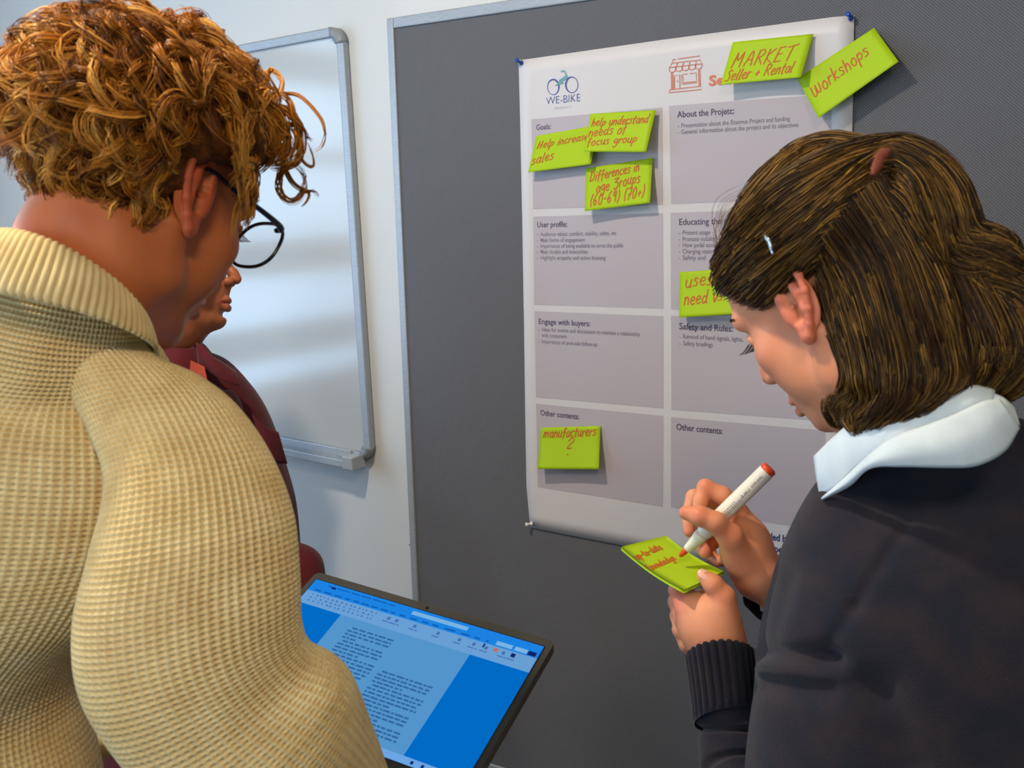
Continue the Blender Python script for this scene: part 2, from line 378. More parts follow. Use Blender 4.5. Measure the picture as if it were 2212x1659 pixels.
def pos(u, z, off=0.):
    """poster metres (right, down from its top left corner) -> room; the sheet bellies a little off the board"""
    u = np.asarray(u, float); z = np.asarray(z, float)
    bul = .0035+.004*np.sin(np.pi*np.clip(u/.594, 0, 1))*np.sin(np.pi*np.clip(z/.877, 0, 1))+.010*np.clip((.06-u)/.06, 0, 1)**2*np.sin(np.pi*np.clip(z/.877, 0, 1))**.5
    return onplane(bil(TX, u, z), bil(TY, u, z), -(bul+off))
def inv(px, py):
    u, z = .3, .4
    for _ in range(30):
        x, y = bil(TX, u, z), bil(TY, u, z); e = 1e-3
        J = np.array([[(bil(TX, u+e, z)-x)/e, (bil(TX, u, z+e)-x)/e], [(bil(TY, u+e, z)-y)/e, (bil(TY, u, z+e)-y)/e]])
        d = np.linalg.solve(J, [px-x, py-y]); u += float(d[0])*.8; z += float(d[1])*.8
    return u, z
def grid(nu, nv):
    i = np.arange(nu*nv).reshape(nv, nu); return np.stack([i[:-1, :-1], i[1:, :-1], i[1:, 1:], i[:-1, 1:]], -1).reshape(-1, 4)
M_pap = mat('poster_paper', (204, 202, 206), .45, .35); M_box = mat('printed_panel_grey', (178, 171, 180), .45, .35)
M_ink = mat('print_ink_slate', (74, 66, 92), .5); M_org = mat('print_orange', (205, 116, 78), .5); M_navy = mat('print_navy', (40, 60, 130), .5)
M_teal = mat('print_teal', (96, 156, 160), .5); M_ring_b = mat('print_blue', (52, 72, 150), .5); M_pale = mat('print_pale_grey', (165, 165, 178), .5)
us = np.unique(np.concatenate([cu, np.linspace(0, .594, 28)])); zs_ = np.unique(np.concatenate([cz, np.linspace(0, .877, 36)]))
U, Z_ = np.meshgrid(us, zs_)
poster = mesh('poster', pos(U, Z_).reshape(-1, 3), grid(len(us), len(zs_)), M_pap)
tag(poster, 'large white paper poster with grey boxes pinned to the pinboard', 'poster')
sd = poster.modifiers.new('thickness', 'SOLIDIFY'); sd.thickness = .0003; sd.offset = -1
for i in (1, 3):
    for j in (1, 3, 5, 7):
        uu, zz = np.meshgrid(np.linspace(cu[i], cu[i+1], 12), np.linspace(cz[j], cz[j+1], 12))
        mesh('printed_box', pos(uu, zz, .0004).reshape(-1, 3), grid(12, 12), M_box, poster)
def text_arrays(s, bold=0):
    c = bpy.data.curves.new('t', 'FONT'); c.body = s; c.size = 1; c.offset = bold; c.resolution_u = 3
    o = bpy.data.objects.new('t', c); COL.objects.link(o); dg = bpy.context.evaluated_depsgraph_get(); me = bpy.data.meshes.new_from_object(o.evaluated_get(dg))
    v = np.array([q.co[:] for q in me.vertices]); f = [tuple(p.vertices) for p in me.polygons]
    bpy.data.objects.remove(o); bpy.data.meshes.remove(me); bpy.data.curves.remove(c); return v, f
def ptext(s, p0, x1, cap, mt, name='printed_text', bold=0, ref=None):
    """s printed from pixel p0 (baseline start); its part `ref` ends at pixel column x1; cap height in pixels"""
    v, f = text_arrays(s, bold); wr = v[:, 0].max() if ref is None else text_arrays(ref, bold)[0][:, 0].max()
    u0, z0_ = inv(*p0); k = (bil(TY, u0, z0_+.01)-bil(TY, u0, z0_))/.01; hs = cap/float(k)/.72
    y1_ = p0[1]; 
    for _ in range(3):
        u1, _z = inv(x1, y1_); y1_ = float(bil(TY, u1, z0_))
    sx = (u1-u0)/wr
    return mesh(name, pos(u0+v[:, 0]*sx, z0_-v[:, 1]*hs, .0008), f, mt, poster, False)
for a in [('Goals:', (1158, 281), 1190, 12), ('User profile:', (1160, 491), 1225, 12), ('Engage with buyers:', (1163, 699.5), 1274.7, 12), ('Other contents:', (1167, 897), 1251, 12),
          ('About the Projetc:', (1463, 254), 1586, 14), ('Other contents:', (1460.5, 928), 1561, 13.5), ('Safety and Rules:', (1467, 711), 1583, 14)]:
    ptext(*a, M_ink, 'printed_heading', .014)
ptext('Educating the public:', (1466, 486), 1558, 14, M_ink, 'printed_heading', .008, 'Educating the')
M_ink2 = mat('print_ink_small', (112, 106, 124), .5)
for s, x, y, x1 in [('Audience values: comfort, stability, safety, etc.', 1167, 510, 1333), ('Main forms of engagement', 1167, 523, 1263.5), ('Importance of being available to serve the public', 1167, 535.5, 1346.6),
    ('Main doubts and insecurities', 1167, 548, 1269.6), ('Highlight empathy and active listening', 1167, 561, 1308), ('Ideas for events and discussions to maintain a relationship', 1170, 715.5, 1382),
    ('Importance of post-sale follow-up', 1170, 741.5, 1290), ('Presentation about the Erasmus Project and funding', 1471, 276, 1706), ('General information about the project and its objectives', 1471, 289.7, 1724.6),
    ('Present usage', 1474, 507, 1534), ('Promote visibility', 1474, 521, 1545), ('How pedal assist', 1474, 534, 1548), ('Charging stations', 1474, 547.6, 1550), ('Safety and', 1474, 561, 1524),
    ('Remind of hand signals, lights,', 1475, 731, 1605), ('Safety briefings', 1475, 746, 1539.5)]:
    ptext('-', (x-8, y), x-4.5, 9, M_ink2); ptext(s, (x, y), x1, 9 if x < 1400 else 10, M_ink2, bold=.004)
ptext('with consumers', (1170, 728), 1224, 9, M_ink2, bold=.004)
ptext('WE-BIKE', (1179, 226), 1253, 17, M_ring_b, 'logo_lettering', -.018); ptext('P R O J E C T', (1197, 236), 1233, 4, M_pale)
ptext('Seller', (1531, 185), 1612, 22, M_org, 'printed_title', .03)
ptext('Co-funded by', (1611, 1157), 1684, 15, M_navy, 'printed_funding_text', .02, 'Co-funded'); ptext('the European Union', (1611, 1181), 1672, 15, M_navy, 'printed_funding_text', .02, 'the Euro')
def ribbon2(pl, w):
    """flat stroke around a 2D polyline -> verts, quads"""
    p = np.asarray(pl, float)
    if len(p) < 2: return None
    t = np.gradient(p, axis=0); t /= np.linalg.norm(t, axis=1, keepdims=True)+1e-9; nn = np.stack([-t[:, 1], t[:, 0]], 1)
    w = np.broadcast_to(np.asarray(w, float), (len(p),))[:, None]
    p = p.copy(); p[0] -= t[0]*w[0]*.35; p[-1] += t[-1]*w[-1]*.35
    v = np.vstack([p+nn*w/2, p-nn*w/2]); n_ = len(p); return v, [(i, i+1, n_+i+1, n_+i) for i in range(n_-1)]
def strokes_px(name, lines, w, mt, parent, off=.0112, n_=None):
    mb = MB()
    for pl in lines:
        ww = w
        if isinstance(pl, tuple): pl, ww = pl
        r = ribbon2(crom(pl, max(2, n_ or len(pl))), ww)
        v = np.array([inv(*q) for q in r[0]]); mb.add(pos(v[:, 0], v[:, 1], .0008), r[1])
    return mb.build(name, mt, parent)
def c4(pts): return [(x/4.096+1420, y/4.096+60) for x, y in pts]
shop = [c4(q) for q in [[(180, 275), (375, 248), (378, 285), (130, 312), (135, 282), (160, 278)], [(130, 312), (103, 352), (392, 318), (378, 285)],
    [(180, 306), (163, 345)], [(232, 300), (222, 338)], [(285, 294), (282, 332)], [(335, 290), (345, 325)]]]
for k in range(5):
    x = 104+k*58; y = 352-k*7; shop.append(c4([(x, y), (x+2, y+34), (x+28, y+42), (x+54, y+28), (x+58, y-8)]))
shop += [c4(q) for q in [[(122, 396), (125, 548)], [(134, 396), (136, 546)], [(362, 374), (368, 518)], [(374, 372), (380, 516)], [(140, 544), (138, 424), (196, 416), (198, 538)],
    [(150, 542), (150, 434)], [(176, 468), (180, 480)], [(265, 408), (212, 416), (216, 500), (346, 484), (342, 398), (290, 405)], [(226, 430), (228, 486), (334, 474)],
    [(108, 548), (384, 516), (388, 545), (100, 574), (108, 548)]]]
strokes_px('shop_icon', shop, 1.7, M_org, poster)
def c3(x, y): return (x/4.739+1130, y/4.739+130)
wheels = []
for (cx_, cy_, rx, ry, ph) in ((307, 275, 58, 78, .9), (498, 252, 62, 80, 2.9)):
    a = np.linspace(0, 2*np.pi, 40); w_ = 1.2+2.2*(.5+.5*np.cos(a+ph))**2
    wheels.append(([c3(cx_+rx*np.cos(t), cy_+ry*np.sin(t)) for t in a], w_))
strokes_px('logo_wheels', wheels, 2, M_ring_b, poster, n_=40)
mb = MB()
for q in [[(386, 106), (425, 104), (432, 116), (388, 124)], [(418, 108), (432, 116), (462, 180), (445, 186)], [(440, 150), (462, 180), (420, 204), (370, 240), (372, 200)], [(372, 200), (400, 215), (418, 236), (320, 264), (352, 240)]]:
    v = np.array([inv(*c3(*p_)) for p_ in q]); mb.add(pos(v[:, 0], v[:, 1], .0009), [tuple(range(len(q)))])
mb.build('logo_frame', M_teal, poster)

# ------------------------------------------------------------------ push pins
M_bluep = mat('blue_pin_plastic', (20, 70, 165), .3); M_whitep = mat('white_pin_plastic', (225, 225, 222), .35); M_steel = mat('pin_steel', (180, 180, 180), .3, metal=1)
def push_pin(px, py, tilt, mt, label, grp=None):
    base = onplane(px, py, -.004); d = np.array([tilt[0], -1, tilt[1]]); d /= np.linalg.norm(d)
    t = thing('push_pin', label, 'pin', base, grp)
    v, f = lathe([(.0042, .0), (.0045, .001), (.003, .0025), (.0022, .004), (.0024, .0085), (.0036, .0105), (.0040, .012), (.0032, .0132)], 16)
    mesh('pin_head', along(v, base+d*.001, base+d), f, mt, t)
    v, f = lathe([(.0005, -.012), (.0005, .002)], 8); mesh('needle', along(v, base, base+d), f, M_steel, t)
push_pin(1127, 136, (-.35, .35), M_bluep, 'blue push pin in the top left corner of the poster')
push_pin(1839, 40, (-.15, .45), M_bluep, 'blue push pin in the top right corner of the poster')
push_pin(1150, 1131, (-.6, 0), M_whitep, 'white push pin in the bottom left corner of the poster')
# small wall plug mark beside the pinboard
M_mark = mat('chipped_plaster', (120, 122, 124), .8)
v, f = lathe([(.0022, 0), (.0025, .001), (.001, .002)], 10); q = onplane(886, 1177, WY); tag(mesh('wall_screw', along(v, q, q+(0, -1, 0)), f, M_mark), 'tiny screw head in the white wall beside the pinboard frame', 'screw')

# ------------------------------------------------------------------ sticky notes with marker handwriting
M_note = mat('lime_note_paper', (172, 206, 10), .55, .3, Transmission_Weight=0)
n, l, bs = nodes(M_note); tl = n.new('ShaderNodeBsdfTranslucent'); tl.inputs[0].default_value = srgb(190, 225, 30); ms = n.new('ShaderNodeMixShader'); ms.inputs[0].default_value = .15
l.new(bs.outputs[0], ms.inputs[1]); l.new(tl.outputs[0], ms.inputs[2]); l.new(ms.outputs[0], n['Material Output'].inputs[0])
M_mk = mat('orange_red_marker_ink', (186, 78, 4), .6)
G = { # single stroke letters: width, strokes (x, y) with x height 1, ascender 1.7, descender -.7
'a': (.9, [[(.8, .8), (.45, 1), (.1, .6), (.15, .15), (.45, 0), (.75, .4), (.8, .9)], [(.8, .9), (.75, .2), (.95, 0)]]),
'b': (.9, [[(.15, 1.7), (.1, 0)], [(.1, .7), (.5, 1), (.8, .6), (.6, .05), (.1, .05)]]),
'c': (.75, [[(.7, .85), (.4, 1), (.08, .55), (.3, .02), (.7, .12)]]),
'd': (.95, [[(.75, .75), (.4, .95), (.08, .5), (.3, 0), (.7, .3)], [(.85, 1.7), (.75, .2), (.95, 0)]]),
'e': (.8, [[(.1, .5), (.65, .6), (.6, .95), (.25, .95), (.08, .45), (.35, 0), (.75, .15)]]),
'f': (.7, [[(.7, 1.5), (.45, 1.7), (.3, 1.3), (.25, -.3)], [(.05, .85), (.6, .95)]]),
'g': (.85, [[(.75, .85), (.35, 1), (.1, .55), (.35, .15), (.75, .6)], [(.78, .95), (.7, -.4), (.35, -.75), (.05, -.45)]]),
'h': (.85, [[(.15, 1.7), (.08, 0)], [(.1, .55), (.45, 1), (.65, .7), (.7, 0)]]),
'i': (.35, [[(.18, .95), (.12, 0)], [(.2, 1.35), (.24, 1.42)]]),
'k': (.8, [[(.15, 1.7), (.08, 0)], [(.65, 1), (.15, .5), (.7, 0)]]),
'l': (.4, [[(.25, 1.7), (.12, .2), (.35, 0)]]),
'm': (1.3, [[(.12, 1), (.06, 0)], [(.08, .6), (.4, 1), (.55, .7), (.55, 0)], [(.55, .6), (.9, 1), (1.1, .7), (1.15, 0)]]),
'n': (.85, [[(.12, 1), (.08, 0)], [(.1, .55), (.45, 1), (.68, .7), (.7, 0)]]),
'o': (.85, [[(.5, 1), (.1, .65), (.2, .05), (.6, .05), (.75, .6), (.5, 1), (.35, .95)]]),
'p': (.85, [[(.15, 1), (.02, -.75)], [(.12, .7), (.5, 1), (.78, .65), (.5, .15), (.1, .25)]]),
'r': (.65, [[(.15, 1), (.08, 0)], [(.1, .55), (.35, .95), (.65, .9)]]),
's': (.7, [[(.65, .9), (.3, 1), (.15, .75), (.55, .4), (.45, .05), (.05, .05)]]),
't': (.65, [[(.35, 1.6), (.25, .15), (.5, 0)], [(.02, 1), (.62, 1.08)]]),
'u': (.85, [[(.1, 1), (.1, .25), (.35, 0), (.65, .3), (.72, 1)], [(.72, .95), (.7, .1), (.85, 0)]]),
'v': (.75, [[(.05, 1), (.3, 0), (.7, 1)]]),
'w': (1.1, [[(.05, 1), (.15, .1), (.35, .1), (.5, .8), (.6, .1), (.85, .1), (1.0, 1)]]),
'M': (1.5, [[(.1, 0), (.25, 1.7)], [(.25, 1.7), (.6, .8), (1.1, 1.7)], [(1.1, 1.7), (1.15, 0)]]),
'A': (1.25, [[(.05, 0), (.65, 1.7), (1.05, 0)], [(.25, .65), (.95, .7)]]),
'R': (1.15, [[(.2, 1.7), (.1, 0)], [(.1, 1.6), (.7, 1.7), (.95, 1.3), (.6, .9), (.15, .85)], [(.35, .85), (1.0, 0)]]),
'K': (1.15, [[(.2, 1.7), (.1, 0)], [(1.0, 1.65), (.15, .8), (1.0, 0)]]),
'E': (1.1, [[(.2, 1.65), (.1, 0)], [(.15, 1.65), (.95, 1.7)], [(.15, .9), (.8, .95)], [(.1, .02), (.95, .1)]]),
'T': (1.3, [[(.05, 1.6), (1.4, 1.8)], [(.7, 1.7), (.55, 0)]]),
'S': (1.0, [[(.95, 1.5), (.6, 1.75), (.25, 1.4), (.7, .8), (.6, .1), (.05, .1)]]),
'D': (1.2, [[(.2, 1.7), (.1, 0)], [(0, 1.6), (.7, 1.6), (1.05, .9), (.7, .1), (.05, 0)]]),
'H': (1.2, [[(.2, 1.7), (.1, 0)], [(.9, 1.7), (.8, 0)], [(.1, .8), (.9, .9)]]),
'W': (1.4, [[(.05, 1.3), (.15, .1), (.55, .1), (.7, 1.2)], [(.7, 1.2), (.85, .2), (1.2, .2), (1.25, 1.2)]]),
'G': (1.1, [[(.1, 1.5), (1.0, 1.6), (.3, .9), (.9, .9), (.9, .2), (.4, -.3), (.2, .1)]]),
'6': (.9, [[(.65, 1.6), (.25, 1.1), (.1, .4), (.4, 0), (.7, .35), (.45, .75), (.15, .45)]]),
'0': (.95, [[(.5, 1.6), (.1, .9), (.3, .05), (.7, .2), (.8, 1.1), (.5, 1.6)]]),
'9': (.9, [[(.65, 1.1), (.35, 1.5), (.12, 1.1), (.4, .8), (.68, 1.3)], [(.68, 1.5), (.65, 0)]]),
'7': (.9, [[(.05, 1.55), (.8, 1.6), (.3, 0)], [(.2, .75), (.7, .8)]]),
'(': (.5, [[(.4, 1.7), (.15, .8), (.3, -.15)]]), ')': (.5, [[(.1, 1.7), (.38, .8), (.1, -.15)]]),
'-': (.7, [[(.1, .7), (.55, .75)]]), '+': (.9, [[(.1, .6), (.75, .7)], [(.45, 1.0), (.4, .25)]]),
'?': (1.0, [[(.2, 1.4), (.5, 1.8), (.8, 1.5), (.35, .9), (.25, .5), (.7, .6)], [(.35, -.15), (.42, -.2)], [(.36, -.2), (.43, -.13)]]),
'.': (.35, [[(.1, .02), (.16, .08)]]), ' ': (.6, [])}
def hand_lines(s, a, b_, hgt, slant=.18):
    """polylines for s written from a to b_ in note units, x height hgt"""
    a = np.array(a, float); b_ = np.array(b_, float); tot = sum(G[c][0] for c in s)+.16*(len(s)-1); L = np.linalg.norm(b_-a); d = (b_-a)/L; nrm = np.array([d[1], -d[0]])
    out = []; x = 0; k = L/tot
    for c in s:
        w_, st = G[c]; jy = rng.normal(0, .05)
        for q in st:
            q = np.array(q, float); q = crom(q, max(3, len(q)*4)) if len(q) > 2 else q
            X = (x+q[:, 0])*k+q[:, 1]*hgt*slant; Yv = (q[:, 1]+jy)*hgt
            out.append(a+X[:, None]*d+Yv[:, None]*nrm)
        x += w_+.16
    return out
def sticky(name, corners, lift, writing, label, lw=.0125, base=.009):
    """corners TL TR BR BL in pixels; lift metres off the board at the free edge; writing in u,v of the note (aspect 1.6)"""
    c = np.array(corners, float)
    def S(u, v, off=0.):
        x = (c[0, 0]*(1-u)+c[1, 0]*u)*(1-v)+(c[3, 0]*(1-u)+c[2, 0]*u)*v; y = (c[0, 1]*(1-u)+c[1, 1]*u)*(1-v)+(c[3, 1]*(1-u)+c[2, 1]*u)*v
        Y = base+lift*np.clip(v, 0, 1)**1.25*(1-.12*np.sin(np.pi*u)); return onplane(x, y, -(Y+off))
    U, V = np.meshgrid(np.linspace(0, 1, 12), np.linspace(0, 1, 16))
    o = mesh('sticky_note', S(U, V).reshape(-1, 3), grid(12, 16), M_note); tag(o, label, 'note')
    s_ = o.modifiers.new('thickness', 'SOLIDIFY'); s_.thickness = .00025; s_.offset = -1
    mb = MB()
    for s, a, b_, h_ in writing:
        for pl in hand_lines(s, (a[0]*1.6, a[1]), (b_[0]*1.6, b_[1]), h_):
            r = ribbon2(pl, lw*1.9); mb.add(S(r[0][:, 0]/1.6, r[0][:, 1], .0005), r[1])
    mb.build('marker_writing', M_mk, o)
    return o
sticky('market', [(1583, 91), (1757, 73), (1730, 167), (1557, 183)], .026, [('MARKET', (.06, .62), (.82, .56), .20), ('Seller + Rental', (.03, .93), (.86, .84), .145)],
       'lime sticky note reading MARKET Seller + Rental at the top of the poster')
sticky('workshops', [(1722, 170), (1888, 60), (1941, 133), (1768, 255)], .024, [('Workshops', (.06, .56), (.80, .45), .17)],
       'lime sticky note reading Workshops, tilted over the right edge of the poster', base=.012)
sticky('sales', [(1159, 293.5), (1293, 270), (1276, 355), (1140.5, 372.7)], .016, [('Help increase', (.05, .36), (.86, .33), .115), ('sales', (.02, .80), (.36, .72), .15)],
       'lime sticky note reading Help increase sales under the Goals heading', base=.0095)
sticky('understand', [(1275.6, 246), (1417, 237.6), (1395.5, 328.4), (1262, 327.5)], .022, [('help understand', (.04, .33), (.91, .29), .12), ('needs of', (.02, .60), (.60, .53), .14), ('focus group', (.02, .84), (.80, .76), .12)],
       'lime sticky note reading help understand needs of focus group', base=.0155)
sticky('differences', [(1266, 364), (1410, 341), (1404, 438.5), (1263, 456)], .020, [('Differences in', (.06, .32), (.80, .24), .125), ('age Groups', (.16, .60), (.82, .50), .14), ('(60-69) (70+)', (.07, .90), (.90, .84), .16)],
       'lime sticky note reading Differences in age Groups (60-69) (70+)', base=.0105)
sticky('manufacturers', [(1168, 924), (1297, 920), (1293.4, 1013.7), (1161, 1013)], .022, [('manufacturers', (.05, .24), (.92, .22), .13), ('?', (.42, .62), (.57, .62), .20)],
       'lime sticky note reading manufacturers ? low on the poster', base=.0095)
sticky('needs', [(1468, 588), (1629, 577), (1626, 676), (1467, 686)], .022, [('uses go', (.07, .34), (.72, .31), .17), ('need vs.', (.06, .74), (.62, .68), .17)],
       'lime sticky note reading uses go need vs., half hidden behind the woman', base=.0095)

# ------------------------------------------------------------------ laptop (screen plane solved from the photograph)
LV = [.3865, .1176, .1198, -.7073, -.8378, 1.1067]; LR = eul(LV[:3]); LT = np.array(LV[3:])
def lap(v): return np.asarray(v, float) @ LR.T + LT
M_shell = mat('laptop_shell', (70, 66, 60), .4, .5, .3); M_bez = mat('laptop_bezel', (46, 43, 36), .45, .35); M_blk = mat('black_glass', (8, 8, 12), .15)
lt = thing('laptop', 'laptop folded like a tablet, text document on its blue screen, held by the man', 'laptop', lap([0, -.1, 0]))
sw, sh = .151, .0945
def slab(mb, x0, y0, x1, y1, z0, z1, r, n=6):
    pts = []
    for cx_, cy_, a0 in ((x1-r, y1-r, 0), (x0+r, y1-r, 90), (x0+r, y0+r, 180), (x1-r, y0+r, 270)):
        for i in range(n): a = math.radians(a0+90*i/(n-1)); pts.append((cx_+r*math.cos(a), cy_+r*math.sin(a)))
    k = len(pts); v = [(x, y, z0) for x, y in pts]+[(x, y, z1) for x, y in pts]
    return mb.add(v, [tuple(range(k))[::-1], tuple(range(k, 2*k))]+[(i, (i+1) % k, k+(i+1) % k, k+i) for i in range(k)])
x0, x1, y0_, y1_ = -sw-.0085, sw+.0085, -sh-.012, sh+.0125
slab(MB(), x0, y0_, x1, y1_, -.0065, -.0012, .008).build('lid', M_shell, lt, bevel=.001, T=lap)
lid = slab(MB(), x0+.0006, y0_+.0006, x1-.0006, y1_-.0006, -.0012, 0, .0075).build('bezel', M_bez, lt, T=lap)
v, f = lathe([(.0022, 0), (.0022, .0004)], 16); mesh('webcam', lap(v+(0, sh+.0062, 0)), f, M_blk, lid, False)
slab(MB(), -sw-.0015, -sh-.0015, sw+.0015, sh+.0015, 0, .0003, .002).build('screen_edge', M_blk, lt, T=lap)
def scr(u, v, z=.0006): return (-sw+2*sw*u, sh-2*sh*v, z)
def spoly(name, quads, mt, z=.0006, par=None):
    mb = MB()
    for q in quads: mb.add([scr(u, v, z) for u, v in q], [tuple(range(len(q)))[::-1]])
    return mb.build(name, mt, par, T=lap)
def rct(a, b_, c, d): return [(a, b_), (c, b_), (c, d), (a, d)]
E_bg = emis('screen_blue', (0, 112, 208), .95); E_pg = emis('screen_page', (88, 156, 214), .95); E_rb = emis('screen_ribbon', (108, 164, 218), 1); E_ti = emis('screen_title', (28, 134, 232), 1)
E_tx = emis('screen_text', (52, 108, 164), .9); E_dk = emis('screen_dark', (14, 44, 120), .8); E_or = emis('screen_orange', (205, 120, 110), .9)
E_se = emis('screen_field', (124, 184, 232), 1); E_tb = emis('screen_task', (112, 170, 235), 1)
screen = spoly('display', [rct(0, 0, 1, 1)], E_bg, .0005, lt)
spoly('title_bar', [rct(0, 0, 1, .098)], E_ti, .0007, screen); spoly('toolbar', [rct(0, .098, 1, .208)], E_rb, .0007, screen)
spoly('document_page', [rct(.205, .208, .765, .955)], E_pg, .0007, screen); spoly('task_bar', [rct(0, .955, 1, 1)], E_tb, .0007, screen)
spoly('search_field', [rct(.46, .022, .70, .052)], E_se, .0009, screen)
spoly('toolbar_button', [rct(.83, .058, .895, .088), rct(.905, .058, .955, .088)], E_se, .0009, screen); spoly('toolbar_button', [rct(.958, .06, .99, .092)], E_dk, .0009, screen)
rs = random.Random(5)
def greek(u0, u1, v, h, gap=.004, wmin=.010, wmax=.032, n=99):
    q = []; u = u0
    while u < u1-.008 and n:
        w_ = rs.uniform(wmin, wmax); w_ = min(w_, u1-u); q.append(rct(u, v, u+w_, v+h)); u += w_+gap*rs.uniform(.8, 1.6); n -= 1
    return q
q = []; k = 0
for i in range(26):
    v_ = .272+i*.0268
    if i in (3, 7, 13, 19, 24): e = .30+rs.random()*.1
    else: e = .468
    s_ = .275+(.012 if i in (0, 4, 8, 14, 20) else 0); q += greek(s_, e, v_, .012, .005)
for i in range(17):
    v_ = .498+i*.0262; e = .715 if i not in (3, 8, 12, 16) else .62
    q += greek(.495+(.012 if i in (0, 4, 9, 13) else 0), e, v_, .012, .004)
spoly('document_text', q, E_tx, .0009, screen)
q = greek(.03, .40, .076, .010, .012, .02, .035)+greek(.42, .80, .076, .010, .016, .02, .05)+greek(.07, .38, .022, .008, .006, .03, .07)
spoly('menu_text', q, E_dk if False else emis('screen_menu', (20, 96, 190), .8), .0009, screen)
q = []
for vv in (.116, .142, .168):
    u = .035
    while u < .34: q.append(rct(u, vv, u+.004+rs.random()*.006, vv+.012)); u += .014+rs.random()*.012
for uu in (.385, .42, .50, .60, .69, .75, .80, .87, .91): q += [rct(uu, .118, uu+.012, .142)]+greek(uu-.012, uu+.026, .155, .008, .003)
spoly('toolbar_icons', q, emis('screen_icons', (74, 118, 190), .9), .0009, screen)
spoly('toolbar_icon', [rct(.835, .112, .853, .138)], E_or, .0011, screen); spoly('toolbar_icon', [rct(.905, .112, .922, .140)], E_dk, .0011, screen)
spoly('toolbar_icon', [rct(.79, .104, .797, .134)], E_dk, .0011, screen); spoly('toggle_switch', [rct(.088, .024, .108, .042)], E_dk, .0011, screen)
for a in (.30, .33, .36, .39, .42, .45, .48, .52, .80, .84, .88, .92): spoly('task_icon', [rct(a, .968, a+.011, .988)], E_dk, .0009, screen)
spoly('task_icon', [rct(.555, .966, .568, .99)], emis('screen_red', (220, 60, 60), .9), .0011, screen); spoly('task_icon', [rct(.585, .966, .602, .99)], emis('screen_vivid_blue', (20, 90, 235), 1), .0011, screen)
# keyboard half folded flat behind the screen, tablet style
slab(MB(), x0, y0_, x1, y1_, -.0120, -.0072, .009).build('keyboard_deck', M_shell, lt, bevel=.0015, T=lap)
for s_ in (-1, 1):
    a, b_ = lap([s_*.10-.02, y0_-.0030, -.0070]), lap([s_*.10+.02, y0_-.0030, -.0070]); v, f = lathe([(.0045, 0), (.0045, .04)], 12); mesh('hinge', along(v, a, b_), f, M_blk, lt)
# ------------------------------------------------------------------ people: shared head, ears, garments, hair
def head_mesh(chin=0., nose=1., h=.0017, lips=1., jaw=1., neck=(0, -.06, -.20), eyes='closed'):
    """one head with neck in its own frame: x right, y forward, z up, origin between the ear canals"""
    s = SDF((-.105, -.165, -.24), (.105, .135, .145), h)
    s.ell((0, -.012, .045), (.074, .095, .085), .01)
    s.ell((0, .040, .040), (.061, .058, .062), .02)
    s.ell((0, .040, -.020), (.060, .052, .062), .02)
    s.ell((0, .040, -.062), (.048*jaw, .044, .040), .02)
    for q in (-1, 1):
        s.chain([(q*.060, -.004, -.028), (q*.054*jaw, .012, -.066), (q*.022, .064, -.095+chin)], [.014, .013, .013], .016)
        s.ell((q*.042, .061, -.016), (.021, .020, .018), .022)
        s.ell((q*.040, .048, -.045), (.020, .026, .026), .018)
        s.cap((q*.045, .079, .031), (q*.012, .092, .029), .0075, .0085, .014)
        s.ell((q*.031, .093, .012), (.017, .013, .011), .010, '-')
        s.ell((q*.031, .0735, .012), (.0135, .0135, .0125), .003)
        s.chain([(q*.016, .087, .0135), (q*.031, .0895, .0165), (q*.046, .080, .012)], [.0028, .0030, .0025], .003)
        s.chain([(q*.017, .086, .006), (q*.031, .0880, .004), (q*.045, .080, .008)], [.0022, .0026, .0022], .004)
    s.ell((0, .078, -.095+chin), (.020, .019, .017), .016)
    s.ell((0, .074, -.060), (.030, .024, .026), .012)
    z = nose
    s.chain([(0, .091, .026), (0, .099, .008), (0, .110*z, -.010), (0, .1150*z, -.020)], [.0065, .0062, .0078, .0092], .009)
    for q in (-1, 1):
        s.ell((q*.0125, .1020, -.0255), (.0080, .0105, .0078), .006)
        s.ell((q*.0068, .1050, -.0330), (.0036, .0055, .0050), .0025, '-')
    s.ell((0, .083, -.045), (.024, .017, .020), .008)
    s.cap((0, .104, -.031), (0, .0985, -.045), .0042, .004, .007)
    L = lips
    s.chain([(-.025, .085, -.0625), (-.011, .0975, -.0570), (0, .0995, -.0580), (.011, .0975, -.0570), (.025, .085, -.0625)], [.0022, .0052*L, .0048*L, .0052*L, .0022], .004)
    s.chain([(-.023, .085, -.0655), (-.010, .0965, -.0695), (.010, .0965, -.0695), (.023, .085, -.0655)], [.0022, .0060*L, .0060*L, .0022], .004)
    s.chain([(-.026, .0900, -.0632), (-.010, .1020, -.0632), (.010, .1020, -.0632), (.026, .0900, -.0632)], [.0012, .0013, .0013, .0012], .0025, '-')
    s.ell((0, .093, -.0810), (.014, .006, .005), .008, '-')
    s.chain([(0, -.022, -.035), (neck[0]*.5, (-.022+neck[1])/2, (-.035+neck[2])/2), neck], [.056, .053, .045], .022)
    s.ell((0, .018, -.095), (.042, .050, .040), .02)
    for q in (-1, 1): s.ell((q*.034, -.012, -.075), (.028, .034, .038), .025)
    for q in (-1, 1): s.cap((q*.030, .026, -.075), (neck[0]*.8+q*.018, neck[1]*.8+.010, neck[2]*.8), .012, .012, .02)
    return s.mesh()
